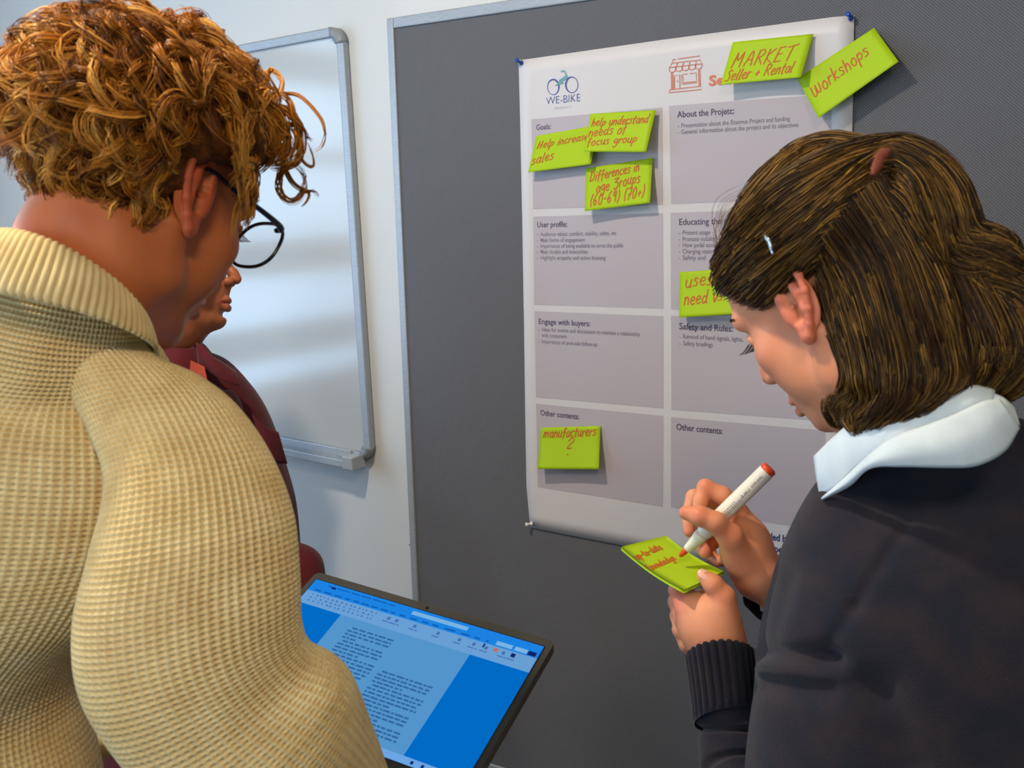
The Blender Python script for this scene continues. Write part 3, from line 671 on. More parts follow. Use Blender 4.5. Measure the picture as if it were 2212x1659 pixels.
def ear_mesh(q, h=.0010, k=1.0):
    def E(f, u, o=0): # forward, up, out in millimetres
        f *= k; u *= k
        return (q*(.0725+.001*(o+max(0, (10-f))*.24+1.2)), .001*(f-4)-.001*.18*u, .001*u)
    s = SDF((min(q*.060, q*.102), -.045, -.045), (max(q*.060, q*.102), .030, .050), h)
    s.ell(E(-3, 4, -1.5), (.0050, .0180*k, .028*k), .004)
    s.ell(E(-1, -14, -1), (.0035, .011, .014), .004)
    rim = [(7, 3), (9, 12), (8, 21), (3, 28), (-6, 32), (-14, 27), (-19, 17), (-19, 4), (-15, -9), (-9, -19), (-4, -26)]
    s.chain([E(a, b, 2.2) for a, b in rim], [.0022, .0030, .0034, .0036, .0036, .0036, .0036, .0034, .0032, .0032, .0040], .0022)
    s.ell(E(0, -25, 1), (.0048, .0070, .0085), .004)
    s.chain([E(-5, 20, -.2), E(-10, 8, .2), E(-9, -6, .2), E(-2, -17, 0)], [.0030, .0042, .0042, .0034], .006)
    s.ell(E(2, 4, -5), (.0085, .0150*k, .0250*k), .006); s.ell(E(1, -2, 5), (.0095, .0078*k, .0125*k), .004, '-').ell(E(3, 16, 5), (.0075, .0052, .0095), .005, '-')
    s.cap(E(9, 3, 1), E(1, 1.5, .5), .0020, .0015, .002)
    s.ell(E(9.5, -7, 1.2), (.0040, .0042, .0062), .003)
    s.ell(E(8, -2, -4), (.010, .008, .012), .004)
    return s.mesh()
def place(v, V): return v @ eul(V[:3]).T + np.array(V[3:6])
def local(V, p): return tuple((np.asarray(p)-np.array(V[3:6])) @ eul(V[:3]))
def body_obj(name, parts, flush, mt, parent):
    v, f = join(parts); return mesh(name, v, f, mt, parent, attr={'flush': flush(v) if callable(flush) else flush})
def head_flush(v, lipc=1.):
    fl = np.zeros(len(v))
    li = (np.abs(v[:, 0]) < .026) & (v[:, 1] > .086)
    dz = np.abs(v[:, 2]+.0635); fl = np.where(li, np.clip(1-(dz-.008+np.abs(v[:, 0])*.22)/.003, 0, 1)*lipc*.62, fl)
    ear = np.clip((np.abs(v[:, 0])-.074)/.006, 0, 1)*.55*(v[:, 1] < .03); fl = np.maximum(fl, ear)
    nz = np.exp(-((v[:, 0]/.014)**2+((v[:, 1]-.11)/.018)**2+((v[:, 2]+.022)/.016)**2))*.3; ck = np.exp(-(((np.abs(v[:, 0])-.045)/.02)**2+((v[:, 1]-.065)/.03)**2+((v[:, 2]+.02)/.02)**2))*.22
    return np.maximum(fl, np.maximum(nz, ck))
def loft(C, A, B, nth, nrow, disp=None, closed=True, th=None, rows=None):
    """rings centre C, half vectors A (towards picture right) and B (towards the viewer); disp(th, t, along, radius) metres outward"""
    C, A, B = (crom(q, nrow) if len(q) != nrow else np.asarray(q) for q in (C, A, B))
    th = np.linspace(0, 2*np.pi, nth, endpoint=False) if th is None else th
    v = C[:, None]+A[:, None]*np.cos(th)[None, :, None]+B[:, None]*np.sin(th)[None, :, None]
    if disp is not None:
        du = (np.roll(v, -1, 1)-np.roll(v, 1, 1)); dv = np.gradient(v, axis=0); nn = np.cross(du, dv); nn /= np.linalg.norm(nn, axis=-1, keepdims=True)+1e-9
        out = v-C[:, None]; sg = np.sign((nn*out).sum(-1).mean()); nn *= sg
        near = v[:, np.argmin(np.abs(th-np.pi/2))]; al = np.concatenate([[0], np.cumsum(np.linalg.norm(np.diff(near, axis=0), axis=1))])
        d = disp(th[None, :], np.linspace(0, 1, nrow)[:, None], al[:, None], v); v = v+nn*np.asarray(d)[..., None]
    n = len(th); i = np.arange(nrow*n).reshape(nrow, n); j = np.roll(i, -1, 1)
    f = np.stack([i[:-1], i[1:], j[1:], j[:-1]], -1).reshape(-1, 4)
    return v.reshape(-1, 3), f
def rings(spec):
    """spec rows (Lx, Ly, Rx, Ry, Z, depth ratio): tube whose picture outline runs through the L and R pixels"""
    s = np.array(spec, float); L = PA(s[:, [0, 1, 4]]); R = PA(s[:, [2, 3, 4]]); C = (L+R)/2; A = (R-L)/2
    T = np.gradient(C, axis=0); T /= np.linalg.norm(T, axis=1, keepdims=True); B = np.cross(A, T); nB = np.linalg.norm(B, axis=1, keepdims=True)+1e-9
    view = CAM-C; sg = np.sign((B*view).sum(1, keepdims=True)); B = B/nB*sg*np.linalg.norm(A, axis=1, keepdims=True)*s[:, 5:6]
    return C, A, B
def ring3(spec):
    """spec rows (centre px py Z, A point, B point)"""
    s = np.array(spec, float).reshape(-1, 3, 3); C = PA(s[:, 0]); return C, PA(s[:, 1])-C, PA(s[:, 2])-C
def capends(v, f, n):
    k = len(v)//n; a = v[:n].mean(0); b_ = v[-n:].mean(0); v = np.vstack([v, a, b_]); m_ = len(v)
    i = np.arange(n); j = (i+1) % n
    return v, np.vstack([f, np.stack([np.full(n, m_-2), i, j, j], 1)*1, np.stack([np.full(n, m_-1), j+(k-1)*n, i+(k-1)*n, i+(k-1)*n], 1)])
def cloth_loft(name, spec, mt, parent, nth=96, nrow=120, disp=None, capped=True, r3=False, sub=None):
    C, A, B = (ring3 if r3 else rings)(spec); v, f = loft(C, A, B, nth, nrow, disp)
    fl = f.tolist()
    if capped: fl.append(list(range(nth))); fl.append(list(range(len(v)-nth, len(v)))[::-1])
    return mesh(name, v, fl, mt, parent)
def wrinkle(seed, amp, fth, fal, k=6):
    r = np.random.default_rng(seed); W_ = [(r.uniform(.4, 1)*amp/k**.5*1.6, r.integers(1, fth+1), r.uniform(-fal, fal), r.uniform(0, 6.28)) for _ in range(k)]
    return lambda th, al: sum(a*np.sin(n_*th+m_*al+p_) for a, n_, m_, p_ in W_)
# hair ---------------------------------------------------------------
def strands(name, guides, per, spread, rad, mt, parent, n=14, clump=.5, wave=0., wl=3., seed=1, shade=(.2, .9), taper=.25):
    """guides (G,n,3) world polylines -> `per` fine strands around each, one mesh"""
    r = np.random.default_rng(seed); g = np.repeat(np.asarray(guides), per, 0); S, N, _ = g.shape
    T, A, B = frames(g); t = np.linspace(0, 1, N)[None, :, None]
    o = r.normal(0, 1, (S, 2)); o /= np.maximum(1, np.linalg.norm(o, axis=1, keepdims=True)/1.6)
    w = (1-clump*t)*spread
    ph = r.uniform(0, 6.28, (S, 1, 1)); wv_ = wave*np.sin(t*6.28*wl+ph*.25+o[:, :1, None])
    p = g+A*(o[:, 0, None, None]*w+wv_)+B*(o[:, 1, None, None]*w)+np.cumsum(r.normal(0, spread*.05, g.shape), 1)
    L = r.uniform(.82, 1.0, S); tt = np.clip(np.linspace(0, 1, N)[None]*L[:, None], 0, 1)*(N-1); i = np.minimum(tt.astype(int), N-2); fr = (tt-i)[..., None]
    k = np.arange(S)[:, None]; p = p[k, i]*(1-fr)+p[k, i+1]*fr
    rr = rad*r.uniform(.7, 1.25, (S, 1))*(1-(1-taper)*np.linspace(0, 1, N)[None]**2)
    v, f = tubes(p, rr, 3)
    base = np.repeat(r.uniform(*shade, len(guides)), per); sh = np.clip(base+r.normal(0, .13, S), 0, 1)
    return mesh(name, v, f, mt, parent, attr={'shade': np.repeat(sh, N*3)})
def skullZ(V, px, py, c=(0, -.012, .045), r=(.074, .095, .085), grow=0.):
    """depth at which the view ray through a pixel meets the skull (closest approach outside the outline)"""
    R_ = MC @ eul(V[:3]); cc = MC @ (eul(V[:3]) @ np.array(c)+np.array(V[3:6])-CAM); rr = np.array(r)+grow
    d = np.stack([(np.asarray(px, float)-CX)/F, (np.asarray(py, float)-CY)/F, np.ones_like(np.asarray(px, float))], -1)
    dl = (d @ R_)/rr; ol = (-cc @ R_)/rr; a = (dl**2).sum(-1); b_ = (dl*ol).sum(-1); c_ = (ol**2).sum()-1
    D = b_*b_-a*c_; return (-b_-np.sqrt(np.maximum(D, 0)))/a

# ================================================================== the man in the cream sweater
VM = [-.5197, .0681, -.0402, -.7693, -1.0454, 1.6169]
_piv = eul(VM[:3]) @ np.array([.074, 0, 0])+np.array(VM[3:]); VM[2] += .085
VM[3:] = list(_piv-eul(VM[:3]) @ np.array([.074, 0, 0]))
RM = eul(VM[:3]); OM = np.array(VM[3:])
def hm(*p): return RM @ np.array(p)+OM
M_skinA = skin('fair_skin', (200, 116, 66), (182, 98, 52), (198, 82, 56))
man = thing('person', 'man with curly ginger hair, black glasses and cream waffle-knit sweater, reading a laptop', 'person', (-.78, -1.12, 0))
hv, hf = head_mesh(neck=local(VM, P(146, 628, .888))); e1 = ear_mesh(1, k=1.12); e2 = ear_mesh(-1, k=1.12)
v, f = join([(hv, hf), e1, e2]); fl = head_flush(v)
vw = place(v, VM)
# arms and hands under the laptop, and the hidden trunk
s = SDF((-1.35, -1.30, .80), (-.30, -.62, 1.52), .006)
s.chain([P(138, 690, .895), P(60, 1000, .97), P(-100, 1500, 1.02)], [.034, .045, .07], .02)
s.chain([P(360, 950, .86), P(440, 1600, .88), P(500, 1740, .93), lap([.02, -.155, -.035]), lap([.02, -.115, -.034])], [.040, .040, .035, .030, .024], .02)
s.chain([P(-180, 930, .99), P(-310, 1350, 1.07), P(-60, 1590, 1.16), P(180, 1570, 1.15), lap([-.18, -.09, -.03])], [.030, .028, .022, .022, .020], .02)
tv, tf = s.mesh()
s = SDF(np.min([lap([a, b_, c_]) for a in (-.24, .10) for b_ in (-.17, .03) for c_ in (-.06, .03)], 0), np.max([lap([a, b_, c_]) for a in (-.24, .10) for b_ in (-.17, .03) for c_ in (-.06, .03)], 0), .0022)
s.chain([lap([.02, -.150, -.036]), lap([.02, -.10, -.033])], [.024, .020], .01)
for i, (x, L) in enumerate(((-.016, .062), (.004, .072), (.024, .068), (.042, .052))):
    s.chain([lap([x*.8+.012, -.10, -.032]), lap([x+.006, -.10+L*.5, -.030]), lap([x+.01, -.10+L, -.0285])], [.0115, .0085, .0072], .006)
s.chain([lap([.0, -.125, -.036]), lap([-.045, -.115, -.031]), lap([-.058, -.100, -.0295])], [.013, .010, .008], .006)
s.chain([lap([-.200, -.09, -.03]), lap([-.185, -.06, -.03])], [.020, .020], .01)
for i, y in enumerate((-.085, -.065, -.045, -.028)):
    s.chain([lap([-.185, y, -.033]), lap([-.155, y+.006, -.031]), lap([-.128, y+.01, -.0295])], [.0105, .0085, .0072], .005)
s.chain([lap([-.19, -.045, -.022]), lap([-.174, -.028, -.004]), lap([-.156, -.020, .0085])], [.012, .0095, .008], .006)
gv, gf = s.mesh()
v2, f2 = join([(vw, np.vstack([hf, e1[1]+len(hv), e2[1]+len(hv)+len(e1[0])])), (tv, tf), (gv, gf)])
mbody = mesh('body', v2, f2, M_skinA, man, attr={'flush': np.concatenate([fl, np.zeros(len(tv)+len(gv))])})

# knitwear
M_knit = mat('cream_cotton_knit', (230, 208, 154), .88, .25, Sheen_Weight=.2, Sheen_Roughness=.5)
noisy(M_knit, (216, 188, 130), 35, 3, .3, .7, .5, 900, .0009)
def knit(nc, row=.0050, amp=.0042):
    def d(th, t, al, v):
        u = th/(2*np.pi)*nc; w_ = (.5+.5*np.cos(2*np.pi*u))*(.5+.5*np.cos(2*np.pi*al/row))
        return -amp*w_**.8
    return d
def dense_th(nc, a0=-.12, a1=1.12, q=4, coarse=60):
    """angles: `q` samples per stitch on the side that faces the room, few behind"""
    i0, i1 = int(a0*nc/2*q), int(a1*nc/2*q); a = np.arange(i0, i1+1)/(nc*q)*2*np.pi
    return np.concatenate([a, np.linspace(a[-1], a[0]+2*np.pi, coarse+2)[1:-1]])
swe = mesh('sweater', *(lambda C: loft(*C, 0, 560, lambda th, t, al, v: knit(122)(th, t, al, v)+wrinkle(3, .004, 3, 14)(th, al)*sm(al/.15), th=dense_th(122)))(rings([
    (-20, 545, 290, 625, .874, .60), (-50, 605, 318, 690, .876, .70), (-80, 665, 318, 745, .882, .72), (-130, 690, 332, 772, .885, .66), (-240, 745, 370, 830, .905, .62), (-340, 830, 420, 930, .915, .60), (-400, 960, 440, 1050, .925, .58),
    (-420, 1110, 410, 1170, .935, .58), (-425, 1250, 320, 1280, .95, .62), (-428, 1370, 200, 1385, .97, .70), (-430, 1520, 158, 1510, 1.0, .74), (-440, 1700, 196, 1700, 1.01, .74), (-440, 1900, 210, 1900, 1.02, .74), (-430, 2150, 215, 2150, 1.03, .74)])),
    M_knit, man)
fold = lambda v, c, r, n, w: np.exp(-(np.linalg.norm((v-c), axis=-1)/r)**2)*n
def slv(th, t, al, v):
    d = knit(68)(th, t, al, v)+wrinkle(8, .003, 3, 18)(th, al)*sm(al/.2)
    # a long soft crease down the front edge and bunching in the crook of the elbow
    q = PA(np.array([[640, 1470, .80], [700, 1500, .84], [600, 1200, .78], [560, 1330, .76]]))
    for c, r_, a in ((q[0], .030, -.012), (q[1], .020, .007), (q[2], .028, -.006), (q[3], .03, .004)):
        d = d+a*np.exp(-(np.linalg.norm(v-c, axis=-1)/r_)**2)
    return d
C = rings([(160, 615, 280, 640, .900, .30), (130, 672, 300, 700, .888, .36), (100, 740, 335, 768, .876, .44), (128, 835, 428, 812, .862, .52), (185, 940, 508, 880, .852, .62), (222, 1055, 578, 990, .840, .72), (190, 1200, 622, 1115, .838, .74),
           (160, 1345, 634, 1245, .842, .74), (178, 1490, 638, 1345, .848, .74), (270, 1640, 664, 1404, .862, .74), (395, 1790, 742, 1450, .885, .72), (540, 1905, 786, 1545, .93, .68), (670, 1965, 838, 1670, .98, .66), (775, 1975, 905, 1775, 1.03, .66)])
mesh('sleeve', *loft(*C, 0, 640, slv, th=dense_th(68, q=6)), M_knit, swe)
cloth_loft('sleeve', [(-330, 850, -60, 830, .98, .6), (-440, 1000, -160, 960, 1.0, .7), (-470, 1200, -200, 1180, 1.02, .7), (-440, 1400, -180, 1420, 1.05, .7), (-330, 1560, -100, 1480, 1.10, .7), (-60, 1680, 60, 1500, 1.15, .9), (180, 1660, 240, 1490, 1.15, 1.0), (330, 1590, 370, 1450, 1.14, 1.0)],
           M_knit, swe, 128, 160, lambda th, t, al, v: wrinkle(5, .004, 3, 14)(th, al))
# folded ribbed collar
def ribs(n_, a): return lambda th, t, al, v: a*(np.abs(np.cos(th*n_/2))**.7-.5)*sm(t/.04)
RC = [[(118, 705, .868), (332, 757, .885), (95, 655, .790)], [(118, 695, .868), (340, 752, .885), (92, 640, .786)], [(128, 668, .868), (336, 735, .885), (108, 592, .788)], [(140, 636, .868), (328, 712, .885), (122, 548, .794)],
      [(146, 620, .868), (318, 698, .885), (128, 528, .802)], [(148, 622, .868), (305, 696, .885), (132, 536, .812)], [(146, 640, .868), (300, 705, .885), (132, 566, .815)], [(140, 690, .868), (298, 730, .885), (126, 640, .812)]]
v, f = loft(*ring3(RC), 900, 40, ribs(78, .0024)); mesh('collar', v, f, M_knit, swe)
# trousers and shoes carry him on the floor
M_trou = noisy(mat('dark_trousers', (52, 54, 62), .85), (44, 45, 52), 40); M_shoe = mat('brown_leather_shoe', (84, 62, 44), .5)
def legs(par, x, y, sep, top, dirv, mt, shoe):
    d = np.array(dirv, float); d /= np.linalg.norm(d); s_ = np.array([d[1], -d[0], 0])
    S = SDF((x-.28, y-.28, .05), (x+.28, y+.28, top+.06), .010); c = np.array([x, y, 0.])
    S.ell((x, y, top-.06), (.155, .155, .12), .04, R=None)
    for q in (-1, 1):
        S.chain([c+s_*q*.085+(0, 0, top-.10), c+s_*q*sep*.9+d*.015+(0, 0, top*.52), c+s_*q*sep+(0, 0, .10)], [.090, .066, .056], .03)
    v, f = S.mesh(); mesh('trousers', v, f, mt, par)
    for q in (-1, 1):
        cc = c+s_*q*sep; S = SDF(cc+(-.2, -.2, -.005), cc+(.2, .2, .14), .006)
        S.chain([cc-d*.05+(0, 0, .042), cc+d*.06+(0, 0, .036), cc+d*.14+(0, 0, .030)], [.040, .042, .030], .02).cap(cc-d*.03+(0, 0, .05), cc-d*.03+(0, 0, .11), .042, .046, .02)
        v, f = S.mesh(); v[:, 2] = np.maximum(v[:, 2], 0); mesh('shoe', v, f, shoe, par)
legs(man, -.80, -1.16, .11, .98, (-.05, 1, 0), M_trou, M_shoe)

# glasses
M_gl = mat('black_acetate', (14, 16, 26), .22, .6); M_lens = thin_glass('spectacle_lens', .07)
gls = thing('glasses', 'black framed glasses worn by the man with curly ginger hair', 'glasses', hm(0, .11, .0))
GZ = .011
def gp(x, y, z): return hm(x, y+.001*(y > .09), z+GZ)
def rim(q):
    a = np.linspace(0, 2*np.pi, 41); e = .80
    X = q*.0350+.0285*np.sign(np.cos(a))*np.abs(np.cos(a))**e; Zz = .002+.0245*np.sign(np.sin(a))*np.abs(np.sin(a))**e
    Y = .1165-.10*np.maximum(np.abs(X)-.010, 0)**1.0*.55+Zz*.14
    return np.array([gp(*t) for t in zip(X, Y, Zz)])
for q in (-1, 1):
    p_ = rim(q); rr = np.full(41, .0017); v, f = tubes(p_[None], rr[None], 8); o = mesh('lens_rim', v, f, M_gl, gls)
    c = p_[:-1].mean(0); v = np.vstack([c, p_[:-1]]); mesh('lens', v, [(0, i+1, (i+1) % 40+1) for i in range(40)], M_lens, o)
    tube_obj('temple_arm', [gp(q*.0625, .1045, .013), gp(q*.0715, .101, .014), gp(q*.0765, .08, .0135), gp(q*.0785, .03, .012), gp(q*.0785, -.006, .012), gp(q*.0760, -.024, -.006)], [.0024, .0030, .0026, .0022, .0020, .0018], M_gl, gls, 8)
tube_obj('nose_bridge', [gp(-.010, .1165, .012), gp(0, .119, .015), gp(.010, .1165, .012)], .0018, M_gl, gls, 8)
# eyebrow and lashes
M_brow = hairmat('ginger_brow', [(0, (110, 62, 20)), (1, (160, 96, 36))])
for q in (-1, 1):
    g = [crom([hm(q*(.016+.033*t), .0945-.016*t*t+.001, .030+.006*math.sin(t*3.0)), hm(q*(.022+.034*t), .094-.018*t*t+.003, .034+.006*math.sin(t*3.0))], 6) for t in np.linspace(0, 1, 16)]
    strands('eyebrow', np.array(g), 6, .0012, .00035, M_brow, man, seed=4)
    g = [crom([hm(q*x, .0885-abs(x-.031)*.25, .0095), hm(q*x*1.04, .0965-abs(x-.031)*.2, .0065), hm(q*x*1.07, .1005-abs(x-.031)*.2, .0075)], 6) for x in np.linspace(.020, .044, 12)]
    strands('eyelashes', np.array(g), 3, .0004, .0003, M_brow, man, seed=5)

# curly hair
M_curl = hairmat('ginger_curls', [(0, (70, 38, 10)), (.3, (146, 86, 24)), (.6, (206, 134, 44)), (1, (240, 184, 92))], .34)
M_hbase = hairmat('ginger_hair_depth', [(0, (70, 38, 12)), (1, (110, 62, 18))], .7)
hc = np.array([0, -.010, .040]); sr = np.array([.0755, .097, .0865])
def skull_r(d): return 1/np.linalg.norm(d/sr, axis=-1)
def hairline(d): return np.interp(d[..., 1], [-1, -.6, -.25, .05, .35, .62, .9, 1], [-.86, -.86, -.68, -.05, .12, .42, .58, .62])
S = SDF((-.115, -.15, -.06), (.115, .14, .17), .003)
N = 900; ii = np.arange(N)+.5; ph = np.arccos(1-2*ii/N); ga = np.pi*(1+5**.5)*ii
dirs = np.stack([np.cos(ga)*np.sin(ph), np.sin(ga)*np.sin(ph), np.cos(ph)], 1)
ok = dirs[:, 2] > hairline(dirs)+.02; dd = dirs[ok]
def thick(d): return (.015+.016*sm((d[..., 2]+.35)/.9)-.008*sm((d[..., 2]-.3)/.5)*sm((.6-d[..., 1])/.6)+.006*sm((d[..., 1]-.3)/.4))*(1-.45*sm((-d[..., 1]-.2)/.6)*sm((.1-d[..., 2])/.5))
for d in dd[::2]:
    r_ = skull_r(d); tk = float(thick(d)); S.ell(hc+d*(r_+tk*.28), [.006+tk*.42]*3, .006)
v, f = S.mesh(); v = place(v, VM); hb = mesh('hair', v, f, M_hbase, man, attr={'shade': rng.uniform(0, 1, len(v))})
def curl_guides(D, rg, n=16, fr=False):
    out = []
    down = RM.T @ np.array([0, 0, -1.])
    for d in D:
        tk = float(thick(d))*rg.uniform(.75, 1.2); L = rg.uniform(.055, .10)*(.7+.5*(d[2] > .2)); away = d-np.array([-.05, -.35, .93]); away -= d*(away @ d)
        fl_ = away*.9+down*.35+rg.normal(0, .55, 3); fl_ -= d*(fl_ @ d); fl_ /= np.linalg.norm(fl_)
        sd_ = np.cross(d, fl_); turns = rg.uniform(.8, 1.9); ph_ = rg.uniform(0, 6.28); cr = rg.uniform(.006, .013); hand = rg.choice([-1, 1]); pts = []
        for t in np.linspace(0, 1, n):
            a = ph_+hand*t*turns*6.28; env = cr*sm(t*2.2); s_ = L*t
            q = d+(fl_*(s_+env*.8*math.cos(a))+sd_*env*math.sin(a))/.09; q /= np.linalg.norm(q)
            hh = tk*sm(t*2.6)*(1+.15*math.cos(a*1.0+1))+env*.55*math.cos(a+1.2)+.002
            if q[2] < hairline(q)-.05 and not fr: hh = max(hh, .014)
            pts.append(hc+q*(skull_r(q)+max(hh, .002)))
        out.append(np.array(pts) @ RM.T+OM)
    out = np.array(out); q = (out-CAM) @ MC.T; px = CX+F*q[..., 0]/q[..., 2]; py = CY+F*q[..., 1]/q[..., 2]
    ca_, sa_ = math.cos(.45), math.sin(.45); ex = ((px-428)*ca_+(py-402)*sa_)/58; ey = (-(px-428)*sa_+(py-402)*ca_)/98
    bad = (((ex**2+ey**2 < 1) & (q[..., 2] < .95)) | ((px > 560) & (py > 355)) | (px > 655)).any(1); return out[~bad]
rg = np.random.default_rng(11)
# more locks on the side the room sees
vis = (dd @ RM.T) @ (MC.T @ np.array([0, 0, -1.])) > -.35
Dv = np.repeat(dd[vis], 2, 0)+rg.normal(0, .05, (2*vis.sum(), 3)); Dv /= np.linalg.norm(Dv, axis=1, keepdims=True)
Dh = dd[~vis][::2]
G1 = curl_guides(Dv, rg); G2 = curl_guides(Dh, rg)
o = strands('curls', G1, 12, .0030, .00055, M_curl, hb, clump=.35, seed=2, shade=(.08, .92)); o['kind'] = 'stuff'
o = strands('curls', G2, 5, .0035, .0008, M_curl, hb, clump=.35, seed=3, shade=(.1, .9)); o['kind'] = 'stuff'
# loose curls over the forehead, as they hang in the photograph
FR = [([(560, 250), (575, 175), (584, 151), (606, 169), (607, 194), (591, 220), (575, 235)], .93, 10, .0016), ([(540, 180), (590, 190), (608, 201), (640, 203), (668, 225), (695, 259), (702, 288), (695, 317), (681, 326)], .94, 7, .0009),
      ([(560, 220), (590, 205), (612, 208), (630, 227), (637, 261), (656, 280), (666, 300), (682, 305)], .94, 9, .0014), ([(590, 260), (640, 273), (650, 300), (642, 329), (661, 355), (676, 360), (676, 338), (662, 300)], .95, 6, .0009),
      ([(600, 230), (640, 260), (652, 320), (640, 352), (612, 362), (600, 394), (607, 420), (626, 435), (648, 426), (659, 394), (648, 366), (625, 352)], .95, 16, .0020), ([(600, 300), (612, 350), (619, 371), (635, 397), (661, 413), (680, 414), (684, 427)], .95, 9, .0014),
      ([(640, 400), (655, 408), (668, 419), (662, 436), (648, 451)], .95, 5, .0008), ([(570, 240), (620, 240), (645, 280), (648, 330), (628, 352), (600, 356)], .94, 16, .0032), ([(560, 260), (600, 262), (628, 300), (620, 345), (590, 360), (570, 345)], .94, 16, .0034),
      ([(540, 230), (585, 235), (612, 270), (610, 320), (580, 345), (555, 330)], .93, 16, .0036), ([(500, 250), (550, 250), (580, 290), (575, 330), (545, 350), (520, 380)], .92, 16, .0036), ([(480, 280), (520, 290), (540, 330), (525, 370), (500, 400)], .91, 14, .0032),
      ([(520, 200), (570, 215), (600, 250), (590, 290), (560, 300), (540, 280)], .92, 16, .0034), ([(500, 330), (530, 345), (540, 380), (520, 415), (505, 430)], .915, 12, .0024), ([(545, 300), (580, 310), (590, 340), (572, 362), (550, 380)], .94, 12, .0026)]
for i, (p_, z, per, sp) in enumerate(FR):
    p_ = np.array(p_, float); g = crom(PA(np.c_[p_, z+.012*np.sin(np.linspace(0, 5, len(p_))+i)]), 22)
    o = strands('loose_curl', g[None], per+4, sp, .0007, M_curl, hb, clump=.1, seed=20+i, shade=(.35, .6))
# ================================================================== the woman writing on a note pad
VW = [-.6387, -.0565, 1.3968, -.2919, -.6338, 1.5024]
_piv = eul(VW[:3]) @ np.array([-.074, 0, 0])+np.array(VW[3:]); VW[2] -= .11
VW[3:] = list(_piv-eul(VW[:3]) @ np.array([-.074, 0, 0]))
RW = eul(VW[:3]); OW = np.array(VW[3:])
def hw(*p): return RW @ np.array(p)+OW
M_skinB = skin('light_skin', (222, 150, 112), (210, 134, 98), (206, 88, 70))
wom = thing('person', 'woman with tied-back brown hair in a charcoal sweater, writing on a lime note pad', 'person', (-.22, -.52, 0))
hv, hf = head_mesh(chin=.008, nose=1.0, neck=local(VW, P(1945, 915, .995)), jaw=.94); e1 = ear_mesh(1, k=1.13); e2 = ear_mesh(-1, k=1.13)
v, f = join([(hv, hf), e1, e2]); fl = head_flush(v); vw = place(v, VW)
s = SDF((-.62, -.90, .85), (.10, -.15, 1.42), .006)
s.chain([P(1955, 930, 1.0), P(2120, 1200, 1.07), P(2150, 1750, 1.09)], [.047, .06, .08], .04)
s.chain([P(2000, 1250, 1.02), P(1900, 1780, 1.03), P(1725, 1800, 1.08), P(1625, 1725, 1.15), P(1598, 1640, 1.18), P(1566, 1490, 1.193)], [.034, .030, .024, .022, .022, .024], .02)
s.chain([P(2140, 1080, 1.20), P(1900, 1420, 1.30), P(1712, 1312, 1.245)], [.04, .034, .027], .02)
tv, tf = s.mesh()
# left hand holds the pad from below, thumb on top
q = np.array([P(x, y, z) for x in (1400, 1700) for y in (1170, 1520) for z in (1.12, 1.36)])
s = SDF(q.min(0), q.max(0), .0017)
s.chain([P(1562, 1480, 1.19), P(1556, 1410, 1.192)], [.0265, .0265], .01)
for a, b_, r1, r2 in (((1550, 1400, 1.190), (1492, 1310, 1.200), .0250, .0165), ((1556, 1400, 1.200), (1494, 1335, 1.222), .0245, .0165), ((1552, 1405, 1.205), (1496, 1365, 1.235), .0220, .0150), ((1562, 1400, 1.188), (1556, 1315, 1.182), .0250, .0185)):
    s.cap(P(*a), P(*b_), r1, r2, .012)
s.ell(P(1530, 1350, 1.198), (.034, .034, .036), .015)
s.chain([P(1556, 1330, 1.182), P(1562, 1290, 1.178), P(1540, 1262, 1.177), P(1521, 1245, 1.180)], [.0170, .0130, .0105, .0078], .006)
s.chain([P(1482, 1312, 1.203), P(1464, 1275, 1.212), P(1470, 1242, 1.238), P(1490, 1222, 1.262)], [.0130, .0098, .0086, .0072], .005)
s.chain([P(1478, 1338, 1.226), P(1462, 1300, 1.240), P(1480, 1268, 1.262), P(1500, 1248, 1.284)], [.0125, .0096, .0086, .0072], .005)
s.chain([P(1476, 1362, 1.240), P(1465, 1330, 1.258), P(1488, 1300, 1.282), P(1512, 1284, 1.300)], [.0120, .0092, .0082, .0070], .005)
s.chain([P(1486, 1392, 1.236), P(1468, 1360, 1.262), P(1492, 1334, 1.290), P(1516, 1322, 1.302)], [.0110, .0082, .0074, .0062], .005)
g1 = s.mesh()
# right hand round the marker
q = np.array([P(x, y, z) for x in (1440, 1760) for y in (1020, 1350) for z in (1.13, 1.34)])
s = SDF(q.min(0), q.max(0), .0017)
s.chain([P(1712, 1312, 1.245), P(1645, 1245, 1.235)], [.0260, .0255], .01)
for a, b_, r1, r2 in (((1640, 1235, 1.235), (1594, 1120, 1.232), .0255, .0165), ((1640, 1240, 1.240), (1594, 1135, 1.250), .0250, .0165), ((1635, 1245, 1.240), (1590, 1165, 1.258), .0240, .0150), ((1628, 1240, 1.225), (1580, 1180, 1.212), .0230, .0140)):
    s.cap(P(*a), P(*b_), r1, r2, .012)
s.ell(P(1610, 1180, 1.235), (.030, .030, .034), .014)
s.chain([P(1592, 1105, 1.228), P(1560, 1070, 1.224), P(1524, 1053, 1.226), P(1513, 1082, 1.222), P(1508, 1112, 1.216)], [.0130, .0105, .0094, .0082, .0070], .004)
s.chain([P(1592, 1118, 1.250), P(1545, 1080, 1.252), P(1499, 1074, 1.252), P(1486, 1112, 1.246), P(1489, 1148, 1.236)], [.0125, .0102, .0092, .0080, .0070], .004)
s.chain([P(1588, 1150, 1.262), P(1540, 1128, 1.272), P(1508, 1140, 1.268), P(1512, 1176, 1.254), P(1523, 1192, 1.240)], [.0120, .0096, .0088, .0080, .0076], .004)
s.chain([P(1590, 1175, 1.262), P(1560, 1160, 1.276), P(1530, 1180, 1.270), P(1538, 1204, 1.256), P(1550, 1214, 1.246)], [.0110, .0086, .0078, .0070, .0064], .004)
